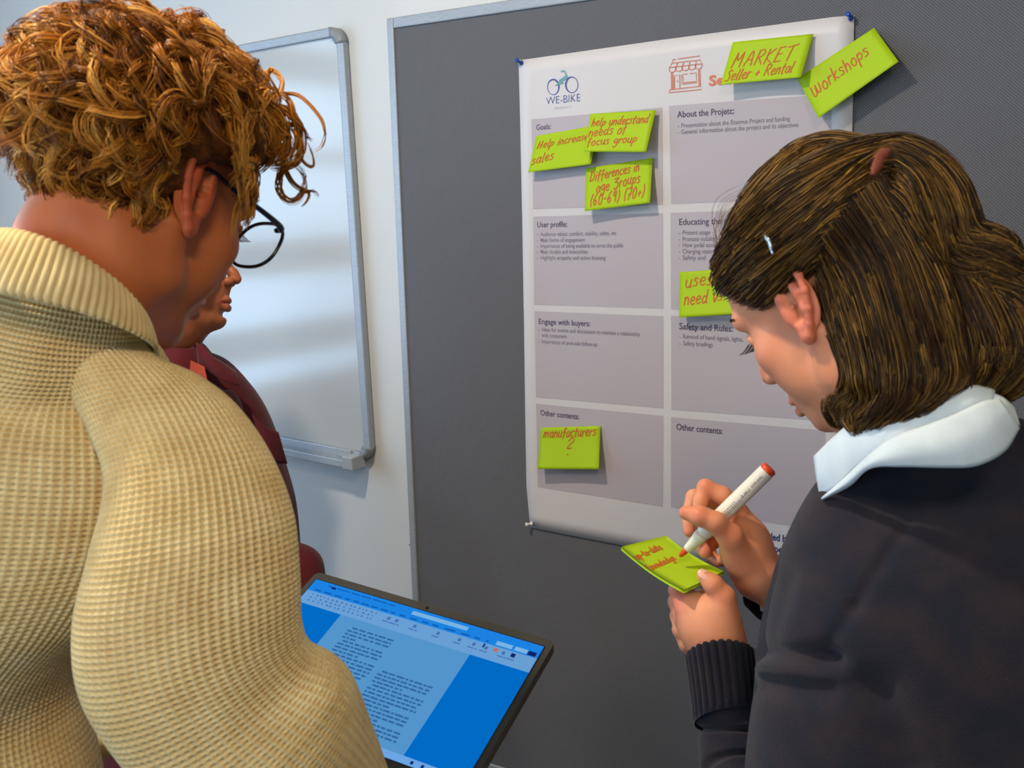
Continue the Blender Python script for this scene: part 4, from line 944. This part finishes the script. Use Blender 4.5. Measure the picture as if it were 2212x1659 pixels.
s.chain([P(1602, 1215, 1.216), P(1578, 1160, 1.196), P(1545, 1128, 1.188), P(1512, 1115, 1.190), P(1482, 1108, 1.198)], [.0175, .0140, .0115, .0105, .0082], .006)
g2 = s.mesh()
v2, f2 = join([(vw, np.vstack([hf, e1[1]+len(hv), e2[1]+len(hv)+len(e1[0])])), (tv, tf), g1, g2])
gfl = np.concatenate([np.zeros(len(tv)), np.zeros(len(g1[0])+len(g2[0]))])
for c, r_, a in ((P(1560, 1285, 1.17), .012, .35), (P(1462, 1290, 1.2), .012, .4), (P(1470, 1320, 1.2), .014, .3), (P(1511, 1108, 1.18), .010, .4), (P(1475, 1105, 1.19), .010, .45), (P(1524, 1053, 1.22), .010, .35), (P(1580, 1150, 1.18), .012, .3), (P(1523, 1195, 1.235), .010, .5), (P(1489, 1150, 1.235), .010, .5)):
    gfl += a*np.exp(-(np.linalg.norm(np.vstack([tv, g1[0], g2[0]])-c, axis=1)/r_)**2)
wb_ = mesh('body', v2, f2, M_skinB, wom, attr={'flush': np.concatenate([fl, np.clip(gfl, 0, 1)])})
M_nail = mat('finger_nail', (226, 168, 150), .3, .5)
def nail(c, dirp, nrm, w, l_, par):
    d = np.asarray(dirp)-np.asarray(c); d /= np.linalg.norm(d); n_ = np.asarray(nrm, float); n_ -= d*(n_ @ d); n_ /= np.linalg.norm(n_); s_ = np.cross(d, n_)
    U, V = np.meshgrid(np.linspace(-1, 1, 7), np.linspace(-1, 1, 7)); e = np.sqrt(np.maximum(1-V**2*.55, .1))
    v = c+s_*(U*e*w)[..., None]+d*(V*l_)[..., None]-n_*((U**2)*w*.28+(np.maximum(V, 0)**2)*w*.15)[..., None]
    mesh('fingernail', v.reshape(-1, 3), grid(7, 7), M_nail, par)
nd = lambda p: (CAM-p)/np.linalg.norm(CAM-p)
for a, b_, r_ in ((P(1519, 1244, 1.180), P(1508, 1234, 1.184), .0078), (P(1482, 1107, 1.198), P(1472, 1104, 1.202), .0080)):
    n_ = nd(a)+np.array([0, 0, .5]); n_ /= np.linalg.norm(n_); nail(a+n_*r_*.93, b_+n_*r_*.93, n_, .0052, .0062, wom)

# marker
M_mbody = mat('marker_barrel_cream', (226, 220, 204), .35); M_mnib = mat('marker_nib_white', (222, 220, 196), .35); M_mtip = mat('marker_felt_tip', (206, 66, 20), .7); M_mcap = mat('marker_end_plug', (222, 74, 22), .35); M_mtxt = mat('marker_print', (110, 106, 112), .5)
ma, mb_ = P(1468, 1202, 1.222), P(1664, 1010, 1.185); md = (mb_-ma); ML = np.linalg.norm(md); md /= ML; k = ML/.145
mk = thing('marker', 'uncapped cream marker pen with orange end and tip in the woman\'s right hand', 'marker', ma)
for nm, prof, m_ in (('felt_tip', [(.0012, 0), (.0026, .002), (.0036, .008), (.0040, .012)], M_mtip), ('nib_holder', [(.0044, .011), (.0050, .014), (.0072, .030), (.0078, .0305), (.0080, .036), (.0072, .0365)], M_mnib),
                     ('barrel', [(.0072, .036), (.0088, .040), (.0092, .046), (.0092, .138), (.0088, .1395)], M_mbody), ('end_plug', [(.0088, .1390), (.0090, .1395), (.0090, .1435), (.0070, .145)], M_mcap)):
    v, f = lathe([(r_*k, h_*k) for r_, h_ in prof], 28); o = mesh(nm, along(v, ma, mb_), f, m_, mk)
    if nm == 'barrel': brl = o
# printed lines round the barrel, on the side towards the room
sd_ = np.cross(md, nd(ma)); sd_ /= np.linalg.norm(sd_); fr_ = np.cross(sd_, md); fr_ *= np.sign(fr_ @ nd(ma)); mb = MB(); rs = random.Random(3)
def barrel_pt(h_, ang, r_=.00932): return ma+md*h_*k+(fr_*math.cos(ang)+sd_*math.sin(ang))*r_*k
for ang, h0, h1 in ((.42, .060, .098), (.20, .066, .112), (-.05, .058, .090)):
    h_ = h0
    while h_ < h1:
        w_ = rs.uniform(.001, .0026); vs = []
        for j in range(4):
            vs += [barrel_pt(h_, ang+.045*(j/3-.5)*2), barrel_pt(h_+w_, ang+.045*(j/3-.5)*2)]
        mb.add(vs, [(2*j, 2*j+1, 2*j+3, 2*j+2) for j in range(3)]); h_ += w_+.0008
v_, f_ = text_arrays('2 in 1 marker', .01); sc_ = .034/v_[:, 0].max()
mb.add([barrel_pt(.100+x*sc_, (y-.3)*.5+.1) for x, y, z in v_], f_)
mb.build('barrel_print', M_mtxt, brl)
# note pad in her left hand
pad_c = [P(1342, 1181, 1.262), P(1439, 1157, 1.292), P(1564, 1234, 1.215), P(1478, 1274, 1.168)]
pc = np.array(pad_c); pn = np.cross(pc[1]-pc[0], pc[3]-pc[0]); pn /= np.linalg.norm(pn); pn *= np.sign(pn @ nd(pc[0]))
def padp(u, v, o=0.):
    u = np.asarray(u, float); v = np.asarray(v, float)
    return ((pc[0]*(1-u)[..., None]+pc[3]*u[..., None])*(1-v)[..., None]+(pc[1]*(1-u)[..., None]+pc[2]*u[..., None])*v[..., None])+pn*((o-.004*np.sin(np.pi*u))[..., None] if np.ndim(u) else o-.004*math.sin(math.pi*u))
U, V = np.meshgrid(np.linspace(0, 1, 14), np.linspace(0, 1, 10))
top = padp(U, V, 0*U).reshape(-1, 3); bot = padp(U, V, 0*U-.0045).reshape(-1, 3); gq = grid(14, 10); n0 = 140
i_ = np.arange(140).reshape(10, 14); ed = np.concatenate([i_[0], i_[1:, -1], i_[-1, ::-1][1:], i_[::-1, 0][1:-1]]); e2_ = np.roll(ed, -1)
pad = mesh('sticky_note_pad', np.vstack([top, bot]), np.vstack([gq, gq[:, ::-1]+n0, np.stack([ed, ed+n0, e2_+n0, e2_], 1)]), M_note, None, False)
tag(pad, 'pad of lime sticky notes held in the woman\'s left hand below the poster', 'note pad')
mb = MB()
for s_, a, b_, h_ in (('up-to-date', (.02, .44), (.66, .34), .10), ('knowledge', (-.0, .80), (.64, .74), .10)):
    # writing runs along the short side direction seen in the photograph: from lower left to upper right of the pad
    for pl in hand_lines(s_, a, b_, h_, .1):
        r_ = ribbon2(pl, .024); mb.add(padp(r_[0][:, 1]/1.6, r_[0][:, 0], np.full(len(r_[0]), .0006)), r_[1])
mb.build('marker_writing', M_mk, pad)

# charcoal sweater
M_char = noisy(mat('charcoal_wool', (32, 34, 46), .95, .15, Sheen_Weight=.10, Sheen_Roughness=.5), (46, 41, 46), 26, 5, .35, .68, .7, 420, .0012)
def wfold(th, t, al, v):
    d = wrinkle(12, .006, 3, 9)(th, al)*sm(al/.1)
    for (px, py, z, qx, qy, qz), r_, a in (((1640, 1410, .93, 1800, 1425, .88), .010, -.012), ((1650, 1475, .93, 1790, 1490, .88), .012, -.010), ((1650, 1440, .93, 1800, 1455, .87), .012, .006), ((1690, 1250, .90, 1650, 1370, .92), .016, -.008),
            ((1960, 1130, .82, 1850, 1310, .82), .006, -.003), ((1850, 1310, .82, 1775, 1420, .84), .006, -.003), ((1775, 1420, .84, 1900, 1500, .82), .014, -.008), ((1900, 1500, .82, 1960, 1659, .82), .022, -.012)):
        p0 = PA([px, py, z]); p1 = PA([qx, qy, qz]); ab = p1-p0
        # distance measured across the picture only, so the fold lies on the cloth
        q = (v-CAM) @ MC.T; q = q[..., :2]/q[..., 2:]*.9; a2 = np.array([(px-CX)/F, (py-CY)/F])*.9; b2 = np.array([(qx-CX)/F, (qy-CY)/F])*.9
        tt = np.clip(((q-a2) @ (b2-a2))/((b2-a2) @ (b2-a2)), 0, 1); ds = np.linalg.norm(q-a2-tt[..., None]*(b2-a2), axis=-1); d = d+a*np.exp(-(ds/r_)**2)*(np.sin(th) > -.2)
    return d
wsw = cloth_loft('sweater', [(1870, 1030, 2185, 965, .955, .5), (1800, 1066, 2240, 935, .965, .55), (1742, 1115, 2330, 960, .98, .6), (1690, 1195, 2450, 1060, 1.0, .66), (1660, 1290, 2540, 1200, 1.015, .7), (1638, 1400, 2590, 1370, 1.03, .72),
    (1630, 1540, 2600, 1550, 1.04, .72), (1622, 1700, 2600, 1750, 1.05, .72), (1640, 1900, 2600, 1950, 1.06, .7), (1700, 2150, 2580, 2200, 1.07, .7)], M_char, wom, 260, 260, wfold)
def crinkle(th, t, al, v): return -.007*np.maximum(0, np.sin(al/.026*6.28+np.sin(th)*1.1))**3*sm((al-.01)/.02)+wrinkle(2, .002, 3, 14)(th, al)
cloth_loft('sleeve', [(1506, 1505, 1628, 1495, 1.19, 1.0), (1502, 1548, 1644, 1545, 1.19, 1.05), (1508, 1585, 1660, 1590, 1.185, 1.05), (1513, 1650, 1685, 1650, 1.175, 1.05), (1525, 1740, 1720, 1720, 1.145, 1.0), (1600, 1850, 1850, 1760, 1.08, .8), (1700, 1900, 1950, 1700, 1.03, .7)], M_char, wsw, 120, 140, crinkle, sub=1)
CF = [[(1572, 1556, 1.193), (1643, 1545, 1.198), (1566, 1530, 1.146)], [(1567, 1500, 1.191), (1638, 1490, 1.198), (1560, 1472, 1.146)], [(1560, 1445, 1.189), (1632, 1438, 1.197), (1553, 1416, 1.146)], [(1556, 1418, 1.188), (1628, 1410, 1.196), (1549, 1386, 1.147)],
      [(1556, 1416, 1.188), (1623, 1410, 1.196), (1549, 1387, 1.150)], [(1558, 1430, 1.188), (1620, 1424, 1.196), (1552, 1404, 1.153)]]
v, f = loft(*ring3(CF), 420, 50, ribs(26, .0030)); mesh('cuff', v, f, M_char, wsw)
cloth_loft('sleeve', [(1690, 1352, 1745, 1262, 1.245, .9), (1760, 1440, 1830, 1300, 1.26, .9), (1860, 1520, 1960, 1340, 1.28, .9), (2020, 1360, 2120, 1220, 1.25, .8), (2080, 1150, 2200, 1050, 1.2, .6)], M_char, wsw, 90, 90, crinkle)
v, f = loft(*rings([(1605, 1288, 1640, 1300, 1.262, .5), (1612, 1310, 1645, 1330, 1.262, .6), (1640, 1325, 1680, 1352, 1.262, .8), (1695, 1350, 1740, 1300, 1.25, .9)]), 80, 30, ribs(18, .0015)); mesh('cuff', v, f, M_char, wsw)
# shirt: collar leaves and the light cuff edge
M_shirt = noisy(mat('pale_blue_cotton', (206, 220, 226), .8, .25, Sheen_Weight=.1), (198, 212, 220), 60, 3, .3, .7, .3, 500, .0004)
def leaf(name, up, lo, bulge, mt, parent, th_=.0012, nu=40, nv=12):
    a = crom(PA(np.array(up, float)), nu); b_ = crom(PA(np.array(lo, float)), nu); t = np.linspace(0, 1, nv)[:, None, None]
    v = a[None]*(1-t)+b_[None]*t; c = v.mean((0, 1)); out = (CAM-c)/np.linalg.norm(CAM-c); v = v+out*(np.sin(np.pi*t)*bulge)
    o = mesh(name, v.reshape(-1, 3), grid(nu, nv), mt, parent); s_ = o.modifiers.new('thickness', 'SOLIDIFY'); s_.thickness = th_; s_.offset = 0; return o
shirt = leaf('shirt_collar', [(1758, 986, .985), (1800, 945, .962), (1850, 905, .940), (1920, 878, .915), (2010, 848, .895), (2090, 832, .885), (2150, 840, .890)],
    [(1772, 1074, .985), (1812, 1050, .955), (1860, 1003, .930), (1930, 962, .898), (2000, 940, .885), (2080, 905, .875), (2140, 880, .880)], .006, M_shirt, wom)
leaf('collar_leaf', [(1775, 1076, .972), (1822, 1035, .945), (1875, 985, .915), (1930, 943, .893), (1990, 922, .880), (2060, 896, .870), (2120, 868, .868), (2160, 862, .874)],
    [(1778, 1078, .970), (1835, 1050, .938), (1880, 1012, .905), (1950, 1008, .885), (2040, 1010, .872), (2110, 1006, .866), (2170, 975, .868), (2202, 925, .876)], .007, M_shirt, shirt)
leaf('shirt_stand', [(2080, 834, .900), (2130, 845, .888), (2165, 858, .880), (2190, 880, .884)], [(2120, 880, .885), (2150, 900, .875), (2180, 905, .874), (2203, 920, .882)], .004, M_shirt, shirt)
leaf('shirt_cuff', [(1622, 1398, 1.190), (1625, 1450, 1.185), (1632, 1500, 1.180)], [(1636, 1400, 1.200), (1637, 1450, 1.198), (1640, 1490, 1.196)], .002, M_shirt, shirt)
legs(wom, -.16, -.52, .10, .95, (-1, .15, 0), M_trou, mat('black_leather_shoe', (30, 30, 32), .45))

# hair: base volume, then swept, tied and hanging strands
M_brn = hairmat('brown_hair', [(0, (24, 16, 9)), (.35, (58, 39, 17)), (.7, (108, 76, 30)), (1, (172, 130, 60))], .36)
M_bbase = hairmat('brown_hair_depth', [(0, (30, 20, 12)), (1, (52, 36, 18))], .65)
_np = [P(1945, 915, .995)*t+hw(0, -.022, -.035)*(1-t) for t in np.linspace(0, 1, 6)]
_sph = [(q, .058) for q in _np]+[(hw(-.052, .012, -.045), .024), (hw(-.035, .045, -.07), .026), (P(2040, 960, .99), .045)]
def wz(x, y, off):
    """depth of the hair surface over head and neck at a pixel, `off` metres in front of the skin"""
    d = np.array([(x-CX)/F, (y-CY)/F, 1.]); z = [float(skullZ(VW, x, y))]
    for c, r_ in _sph:
        cc = MC @ (c-CAM); a = d @ d; b_ = d @ cc; D = b_*b_-a*(cc @ cc-r_*r_)
        if D > 0: z.append((b_-math.sqrt(D))/a)
    return min(z)-off
def WG(pts, n=22): return crom(PA([(x, y, wz(x, y, o)) for x, y, o in pts]), n)
tie = (1903, 338)
A_ = [[(1545, 600, -.004), (1592, 500, .004), (1680, 400, .010), (1790, 345, .014), (1895, 335, .018)], [(1556, 612, .002), (1612, 530, .010), (1700, 440, .014), (1805, 370, .018), (1896, 340, .020)],
      [(1572, 628, .006), (1635, 560, .013), (1720, 480, .017), (1820, 395, .020), (1898, 345, .022)], [(1600, 640, .006), (1665, 590, .013), (1745, 520, .018), (1835, 420, .022), (1900, 352, .024)],
      [(1632, 640, .004), (1682, 590, .008), (1752, 525, .014), (1845, 440, .021), (1903, 362, .026)], [(1650, 628, .003), (1694, 562, .007), (1762, 512, .014), (1858, 450, .024), (1906, 372, .028)],
      [(1542, 570, -.01), (1600, 440, -.004), (1690, 342, .0), (1780, 305, .006), (1890, 322, .014)], [(1560, 520, -.012), (1625, 405, -.010), (1715, 318, -.01), (1800, 300, .0), (1890, 316, .010)]]
C_ = [[(1782, 560, .008), (1812, 625, .008), (1836, 700, .009), (1862, 775, .012), (1876, 822, .018), (1850, 850, .022), (1816, 862, .022), (1806, 886, .022), (1828, 902, .022)],
      [(1788, 530, .012), (1836, 610, .015), (1864, 700, .018), (1886, 785, .022), (1892, 840, .026), (1864, 868, .028), (1842, 888, .028), (1858, 902, .028)],
      [(1790, 500, .020), (1850, 590, .024), (1885, 700, .028), (1905, 800, .036), (1900, 865, .04), (1872, 902, .04), (1858, 915, .038)],
      [(1820, 470, .024), (1885, 570, .030), (1925, 690, .036), (1945, 790, .042), (1938, 860, .046), (1905, 898, .044)],
      [(1850, 430, .027), (1920, 550, .036), (1965, 680, .044), (1990, 780, .050), (1985, 850, .052), (1950, 885, .048)],
      [(1880, 400, .030), (1955, 530, .042), (2005, 660, .050), (2035, 770, .056), (2030, 835, .058), (1995, 872, .054)],
      [(1900, 380, .032), (1990, 500, .046), (2050, 640, .056), (2085, 750, .060), (2082, 820, .060), (2045, 862, .056)],
      [(1905, 365, .030), (2020, 480, .046), (2095, 620, .058), (2135, 740, .060), (2130, 810, .060), (2090, 855, .056)],
      [(1910, 355, .026), (2040, 470, .040), (2130, 610, .052), (2180, 730, .056), (2175, 800, .056), (2135, 848, .054)],
      [(1912, 350, .020), (2060, 480, .030), (2160, 590, .042), (2222, 710, .048), (2222, 790, .050), (2180, 842, .050)]]
B_ = [[(1905, 340, .024), (1950, 352, .034), (1995, 400, .046), (2030, 470, .056), (2045, 560, .060), (2050, 640, .058)], [(1905, 335, .022), (1965, 338, .030), (2020, 385, .040), (2058, 455, .050), (2072, 540, .054), (2095, 610, .052)],
      [(1903, 330, .018), (1970, 324, .022), (2035, 368, .030), (2075, 435, .038), (2090, 505, .044), (2120, 560, .046)], [(1903, 326, .012), (1955, 318, .014), (2015, 345, .018), (2065, 410, .024), (2088, 480, .030), (2100, 520, .034)],
      [(1905, 345, .026), (1940, 380, .038), (1970, 440, .050), (1990, 520, .058), (2010, 600, .058)], [(1960, 330, .02), (2040, 400, .03), (2080, 480, .04), (2110, 500, .044), (2160, 505, .046), (2205, 530, .046)],
      [(2000, 420, .04), (2060, 500, .05), (2110, 540, .052), (2165, 548, .05), (2225, 575, .05)], [(2000, 480, .05), (2060, 560, .056), (2120, 600, .056), (2180, 610, .054), (2240, 640, .052)]]
def shrink(L_, px_):
    return [[(x+px_*(1850-x)/math.hypot(x-1850, y-600), y+px_*(600-y)/math.hypot(x-1850, y-600), o) for x, y, o in g] for g in L_]
A_ = shrink(A_[:1], 26)+A_[1:6]+shrink(A_[6:], 36); B_ = shrink(B_[:1], 18)+shrink(B_[1:4], 38)+B_[4:5]+shrink(B_[5:], 22); C_ = C_[:6]+shrink(C_[6:], 20)
S = None
allg = [WG(g) for g in A_+C_+B_]; pts = np.vstack(allg); S = SDF(pts.min(0)-.05, pts.max(0)+.05, .0032)
for gi, g in enumerate(allg):
    deep = (g-CAM)/np.linalg.norm(g-CAM, axis=1, keepdims=True); r0 = .012 if gi < 8 else .016
    e = np.ones(len(g)); e[:2] = .5
    if 8 <= gi < 11: e[-9:] = .28
    elif gi >= 8: e[-5:] = .5
    if gi >= len(allg)-3: e[:] = .5; e[-8:] = .15
    for i in range(0, len(g)-1, 1): S.cap(g[i]+deep[i]*(r0*1.05+.0045), g[i+1]+deep[i+1]*(r0*1.05+.0045), r0*e[i], r0*e[i+1], .010)
S.ell(P(2000, 640, .98), (.055, .055, .055), .03)
def pick(vs, px, py):
    q = (vs-CAM) @ MC.T; e = np.hypot(CX+F*q[:, 0]/q[:, 2]-px, CY+F*q[:, 1]/q[:, 2]-py); k_ = np.flatnonzero(e < max(9, e.min()+3)); return vs[k_[np.argmin(q[k_, 2])]]
bv_, bf_ = v, f = S.mesh(); whb = mesh('hair', v, f, M_bbase, wom, attr={'shade': rng.uniform(0, 1, len(v))})
def fan(L_, per, seed):
    r = np.random.default_rng(seed); G_ = [WG(g) for g in L_]; out = []
    for a, b_ in zip(G_[:-1], G_[1:]):
        for t in np.linspace(0, 1, per, endpoint=False):
            t = t+r.uniform(0, 1/per); w_ = a*(1-t)+b_*t; out.append(w_+r.normal(0, .0016, 3)+np.sin(np.linspace(0, 6, len(w_))+r.uniform(0, 6))[:, None]*r.normal(0, .0016, 3))
    return np.array(out)
for nm, L_, per, cnt, sp, wv_ in (('swept_strands', A_[:6], 22, 16, .0022, .0004), ('swept_strands', [A_[7], A_[6], A_[0]], 22, 14, .0024, .0004), ('hanging_strands', C_, 22, 18, .0032, .0016), ('tied_strands', B_[:5], 20, 16, .0032, .0014), ('tied_strands', B_[5:], 12, 12, .0034, .0016)):
    o = strands(nm, fan(L_, per, per), cnt, sp, .00042, M_brn, whb, clump=.3, wave=wv_, wl=2.5, seed=cnt, shade=(.05, .8)); o['kind'] = 'stuff'
from mathutils.kdtree import KDTree
def comb(bv, bf, guides, n, steps, dl, lift, seed):
    """strands that run over the base surface along the nearest guide"""
    r = np.random.default_rng(seed); fn = np.cross(bv[bf[:, 1]]-bv[bf[:, 0]], bv[bf[:, 2]]-bv[bf[:, 0]]); vn = np.zeros_like(bv)
    for k in range(4): np.add.at(vn, bf[:, k], fn)
    vn /= np.linalg.norm(vn, axis=1, keepdims=True)+1e-12
    if (vn*(bv-bv.mean(0))).sum() < 0: vn = -vn
    gp_ = np.vstack(guides); gt = np.vstack([np.gradient(g, axis=0) for g in guides]); gt /= np.linalg.norm(gt, axis=1, keepdims=True)
    kb = KDTree(len(bv)); [kb.insert(q, i) for i, q in enumerate(bv)]; kb.balance(); kg = KDTree(len(gp_)); [kg.insert(q, i) for i, q in enumerate(gp_)]; kg.balance()
    fac = (vn*(CAM-bv)).sum(1) > -.02; cand = np.flatnonzero(fac); out = []
    for i in r.choice(cand, n):
        p_ = bv[i].copy(); L_ = []; d0 = None; h_ = lift*r.uniform(.4, 1.5)
        for s_ in range(steps):
            _, j, _ = kb.find(p_); nn = vn[j]; b_ = bv[j]+nn*h_; p_ = p_-nn*((p_-b_) @ nn); L_.append(p_.copy())
            near = kg.find_n(p_, 4); d_ = sum(gt[k] for _, k, _ in near); d_ = d_-nn*(d_ @ nn); d_ /= np.linalg.norm(d_)+1e-9
            d0 = d_ if d0 is None else d0*.55+d_*.45; p_ = p_+d0/np.linalg.norm(d0)*dl
        out.append(np.array(L_))
    return np.array(out)
G3 = comb(bv_, bf_, allg, 2600, 12, .0062, .0022, 5)
G3 = G3+rng.normal(0, .0007, (len(G3), 1, 3))*np.linspace(0, 1, 12)[None, :, None]
o = strands('combed_strands', G3, 8, .0026, .00042, M_brn, whb, clump=.2, wave=.0009, wl=1.6, seed=15, shade=(0, .95)); o['kind'] = 'stuff'
o = strands('flyaway_hairs', WGf := np.array([WG([(1543+i*3, 610-i*12, -.006), (1570-i*2+rng.normal(0, 6), 540-i*14, -.012), (1600+i*4, 450-i*8, -.010)], 10) for i in range(8)]), 4, .004, .00025, M_brn, whb, seed=9); o['kind'] = 'stuff'
# hair tie, clip, brows, lashes, mole
M_tie = mat('brown_hair_tie', (112, 52, 28), .6)
tube_obj('hair_tie', [pick(bv_, x, y)+nd(P(x, y, 1))*.0045 for x, y in ((1886, 372), (1889, 356), (1896, 340), (1908, 327), (1920, 322))], [.0030, .0058, .0068, .0062, .0040], M_tie, whb, 14)
M_clip = mat('silver_hair_clip', (190, 205, 215), .25, metal=.9)
tube_obj('hair_clip', [pick(bv_, x, y)+nd(P(x, y, 1))*.0058 for x, y in ((1641, 488), (1648, 508), (1656, 530), (1664, 548))], [.0014, .0026, .0026, .0012], M_clip, whb, 8)
M_brow2 = hairmat('dark_brow', [(0, (34, 22, 14)), (1, (66, 44, 28))])
for q in (-1, 1):
    g = [crom([hw(q*(.014+.036*t), .0950-.018*t*t+.001, .029+.007*math.sin(t*2.8)), hw(q*(.021+.037*t), .0945-.020*t*t+.003, .033+.007*math.sin(t*2.8))], 6) for t in np.linspace(0, 1, 20)]
    strands('eyebrow', np.array(g), 8, .0016, .0004, M_brow2, wom, seed=4)
    g = [crom([hw(q*x, .0885-abs(x-.031)*.25, .0085), hw(q*x*1.04, .0970-abs(x-.031)*.2, .0050), hw(q*x*1.08, .1030-abs(x-.031)*.2, .0055)], 6) for x in np.linspace(.019, .045, 18)]
    strands('eyelashes', np.array(g), 2, .0004, .00025, M_brow2, wom, seed=5)
mp_ = pick(vw, 1649, 659); M_mole = mat('brown_mole', (92, 52, 38), .6); v, f = lathe([(.0030, -.001), (.0026, .0004), (.0014, .0009)], 12)
mesh('mole', along(v, mp_, mp_+nd(mp_)), f, M_mole, wom)
# ================================================================== the third person between the man and the whiteboard
fc = np.array([.985, -.03, .16]); fc /= np.linalg.norm(fc); uc = np.array([-.03, -1, .03]); uc -= fc*(uc @ fc); uc /= np.linalg.norm(uc)
RT = np.stack([MC.T @ np.cross(fc, uc)*1., MC.T @ fc, MC.T @ uc], 1)
if np.linalg.det(RT) < 0: RT[:, 0] *= -1
OT = P(521, 604, 1.84)-RT @ np.array([0, .1235, -.021])
def place3(v): return v @ RT.T+OT
M_skinC = skin('warm_brown_skin', (166, 96, 60), (148, 82, 48), (150, 58, 50))
thr = thing('person', 'person in a maroon shirt standing behind the curly-haired man, head mostly hidden', 'person', (-1.23, -.46, 0))
nk = tuple((P(385, 800, 1.86)-OT) @ RT); hv, hf = head_mesh(neck=nk, lips=1.25, chin=.004); e1 = ear_mesh(1); e2 = ear_mesh(-1); v, f = join([(hv, hf), e1, e2]); fl = head_flush(v, 1.0)*.7; vw = place3(v)
s = SDF(P(385, 1100, 1.9)-(.42, .42, .55), P(385, 1100, 1.9)+(.42, .42, .36), .007)
s.chain([P(385, 800, 1.86), P(400, 1000, 1.90), P(420, 1500, 1.92)], [.048, .08, .10], .05).chain([P(470, 960, 1.83), P(508, 1195, 1.78), P(640, 1235, 1.778), P(668, 1330, 1.765)], [.03, .03, .028, .025], .02)
tv, tf = s.mesh(); v2, f2 = join([(vw, np.vstack([hf, e1[1]+len(hv), e2[1]+len(hv)+len(e1[0])])), (tv, tf)])
mesh('body', v2, f2, M_skinC, thr, attr={'flush': np.concatenate([fl, np.zeros(len(tv))])})
M_mar = noisy(mat('maroon_cotton', (84, 12, 22), .8, .25, Sheen_Weight=.1), (70, 8, 18), 12, 3, .3, .7, .3, 300, .0005); M_tee = mat('rust_undershirt', (150, 50, 22), .8)
def sf(th, t, al, v): return wrinkle(21, .004, 2, 7)(th, al)*sm(al/.12)+wrinkle(22, .002, 5, 16)(th, al)*sm(al/.1)
tsh = cloth_loft('shirt', [(340, 765, 452, 772, 1.86, .9), (290, 800, 492, 790, 1.87, .85), (240, 850, 535, 842, 1.88, .75), (205, 920, 575, 915, 1.89, .7), (190, 1000, 606, 1000, 1.90, .7), (185, 1090, 634, 1090, 1.90, .72), (185, 1200, 648, 1200, 1.90, .74),
    (185, 1330, 655, 1330, 1.91, .74), (190, 1600, 650, 1600, 1.92, .72), (200, 1750, 640, 1750, 1.93, .7)], M_mar, thr, 120, 160, sf)
for arm_ in ([(455, 900, 1.82), (505, 1195, 1.775), (640, 1232, 1.775), (664, 1290, 1.765)], [(300, 900, 1.98), (250, 1200, 2.02), (420, 1330, 2.0)]):
    ap = [P(*q) for q in arm_]; S = SDF(np.min(ap, 0)-.07, np.max(ap, 0)+.07, .005); S.chain(ap, [.056, .047, .041, .036][:len(ap)], .02)
    v, f = S.mesh(); tt = (v-ap[1]) @ (ap[2]-ap[1])/np.linalg.norm(ap[2]-ap[1]); v = v+(v-np.mean(ap, 0))*(.02*np.sin(tt*160+v[:, 2:3].ravel()*60))[:, None]
    mesh('sleeve', v, f, M_mar, tsh)
def leaf3(name, up, lo, bulge, mt, parent): return leaf(name, up, lo, bulge, mt, parent, .002, 24, 10)
leaf3('shirt_collar', [(335, 742, 1.80), (380, 752, 1.785), (410, 752, 1.80), (424, 738, 1.83), (440, 744, 1.86), (456, 762, 1.88)], [(330, 785, 1.79), (378, 800, 1.775), (415, 806, 1.785), (436, 800, 1.80), (452, 792, 1.82), (462, 790, 1.84)], .004, M_mar, tsh)
leaf3('collar_leaf', [(424, 740, 1.80), (440, 748, 1.79), (456, 768, 1.785), (480, 782, 1.79), (512, 806, 1.80)], [(430, 790, 1.80), (446, 800, 1.785), (466, 812, 1.775), (490, 826, 1.775), (516, 834, 1.785)], .006, M_mar, tsh)
leaf3('undershirt', [(396, 770, 1.795), (420, 782, 1.785), (442, 792, 1.775)], [(398, 830, 1.785), (426, 836, 1.775), (452, 842, 1.765)], .003, M_tee, tsh)
leaf3('chest_pocket', [(545, 895, 1.765), (572, 920, 1.765), (601, 934, 1.78)], [(572, 985, 1.76), (594, 1000, 1.765), (620, 1002, 1.79)], .004, M_mar, tsh)
M_btn = mat('maroon_button', (70, 12, 24), .35)
for x, y, z in ((612, 1190, 1.755), (606, 1120, 1.755)):
    c = P(x, y, z); v, f = lathe([(.0052, 0), (.0055, .0015), (.004, .0022)], 14); mesh('button', along(v, c, c+nd(c)), f, M_btn, tsh)
M_dark = hairmat('dark_hair', [(0, (20, 14, 12)), (1, (44, 30, 22))]); S = SDF((-.11, -.14, -.06), (.11, .12, .16), .004)
for d in dd[::3]: S.ell(hc+d*(skull_r(d)+.004), [.017]*3, .008)
v, f = S.mesh(); hb3 = mesh('hair', place3(v), f, M_dark, thr, attr={'shade': rng.uniform(0, 1, len(v))})
g = []
for d in dd[::4]:
    fl_ = np.array([0, -.4, .2])+rg.normal(0, .3, 3); fl_ -= d*(fl_ @ d); pts_ = []
    for t in np.linspace(0, 1, 8):
        q = d+fl_*t*.7; q /= np.linalg.norm(q); pts_.append(hc+q*(skull_r(q)+.016+.006*math.sin(t*3)))
    g.append(place3(np.array(pts_)))
o = strands('hair_strands', np.array(g), 6, .004, .0005, M_dark, hb3, seed=41); o['kind'] = 'stuff'
for q in (-1, 1):
    g = [crom([place3(np.array([q*(.016+.033*t), .0945-.016*t*t+.001, .030+.006*math.sin(t*3.0)])), place3(np.array([q*(.022+.034*t), .094-.018*t*t+.003, .034]))], 6) for t in np.linspace(0, 1, 16)]
    strands('eyebrow', np.array(g), 6, .0012, .00035, M_dark, thr, seed=4)
legs(thr, -1.25, -.42, .10, .84, (.75, .65, 0), M_trou, M_shoe)
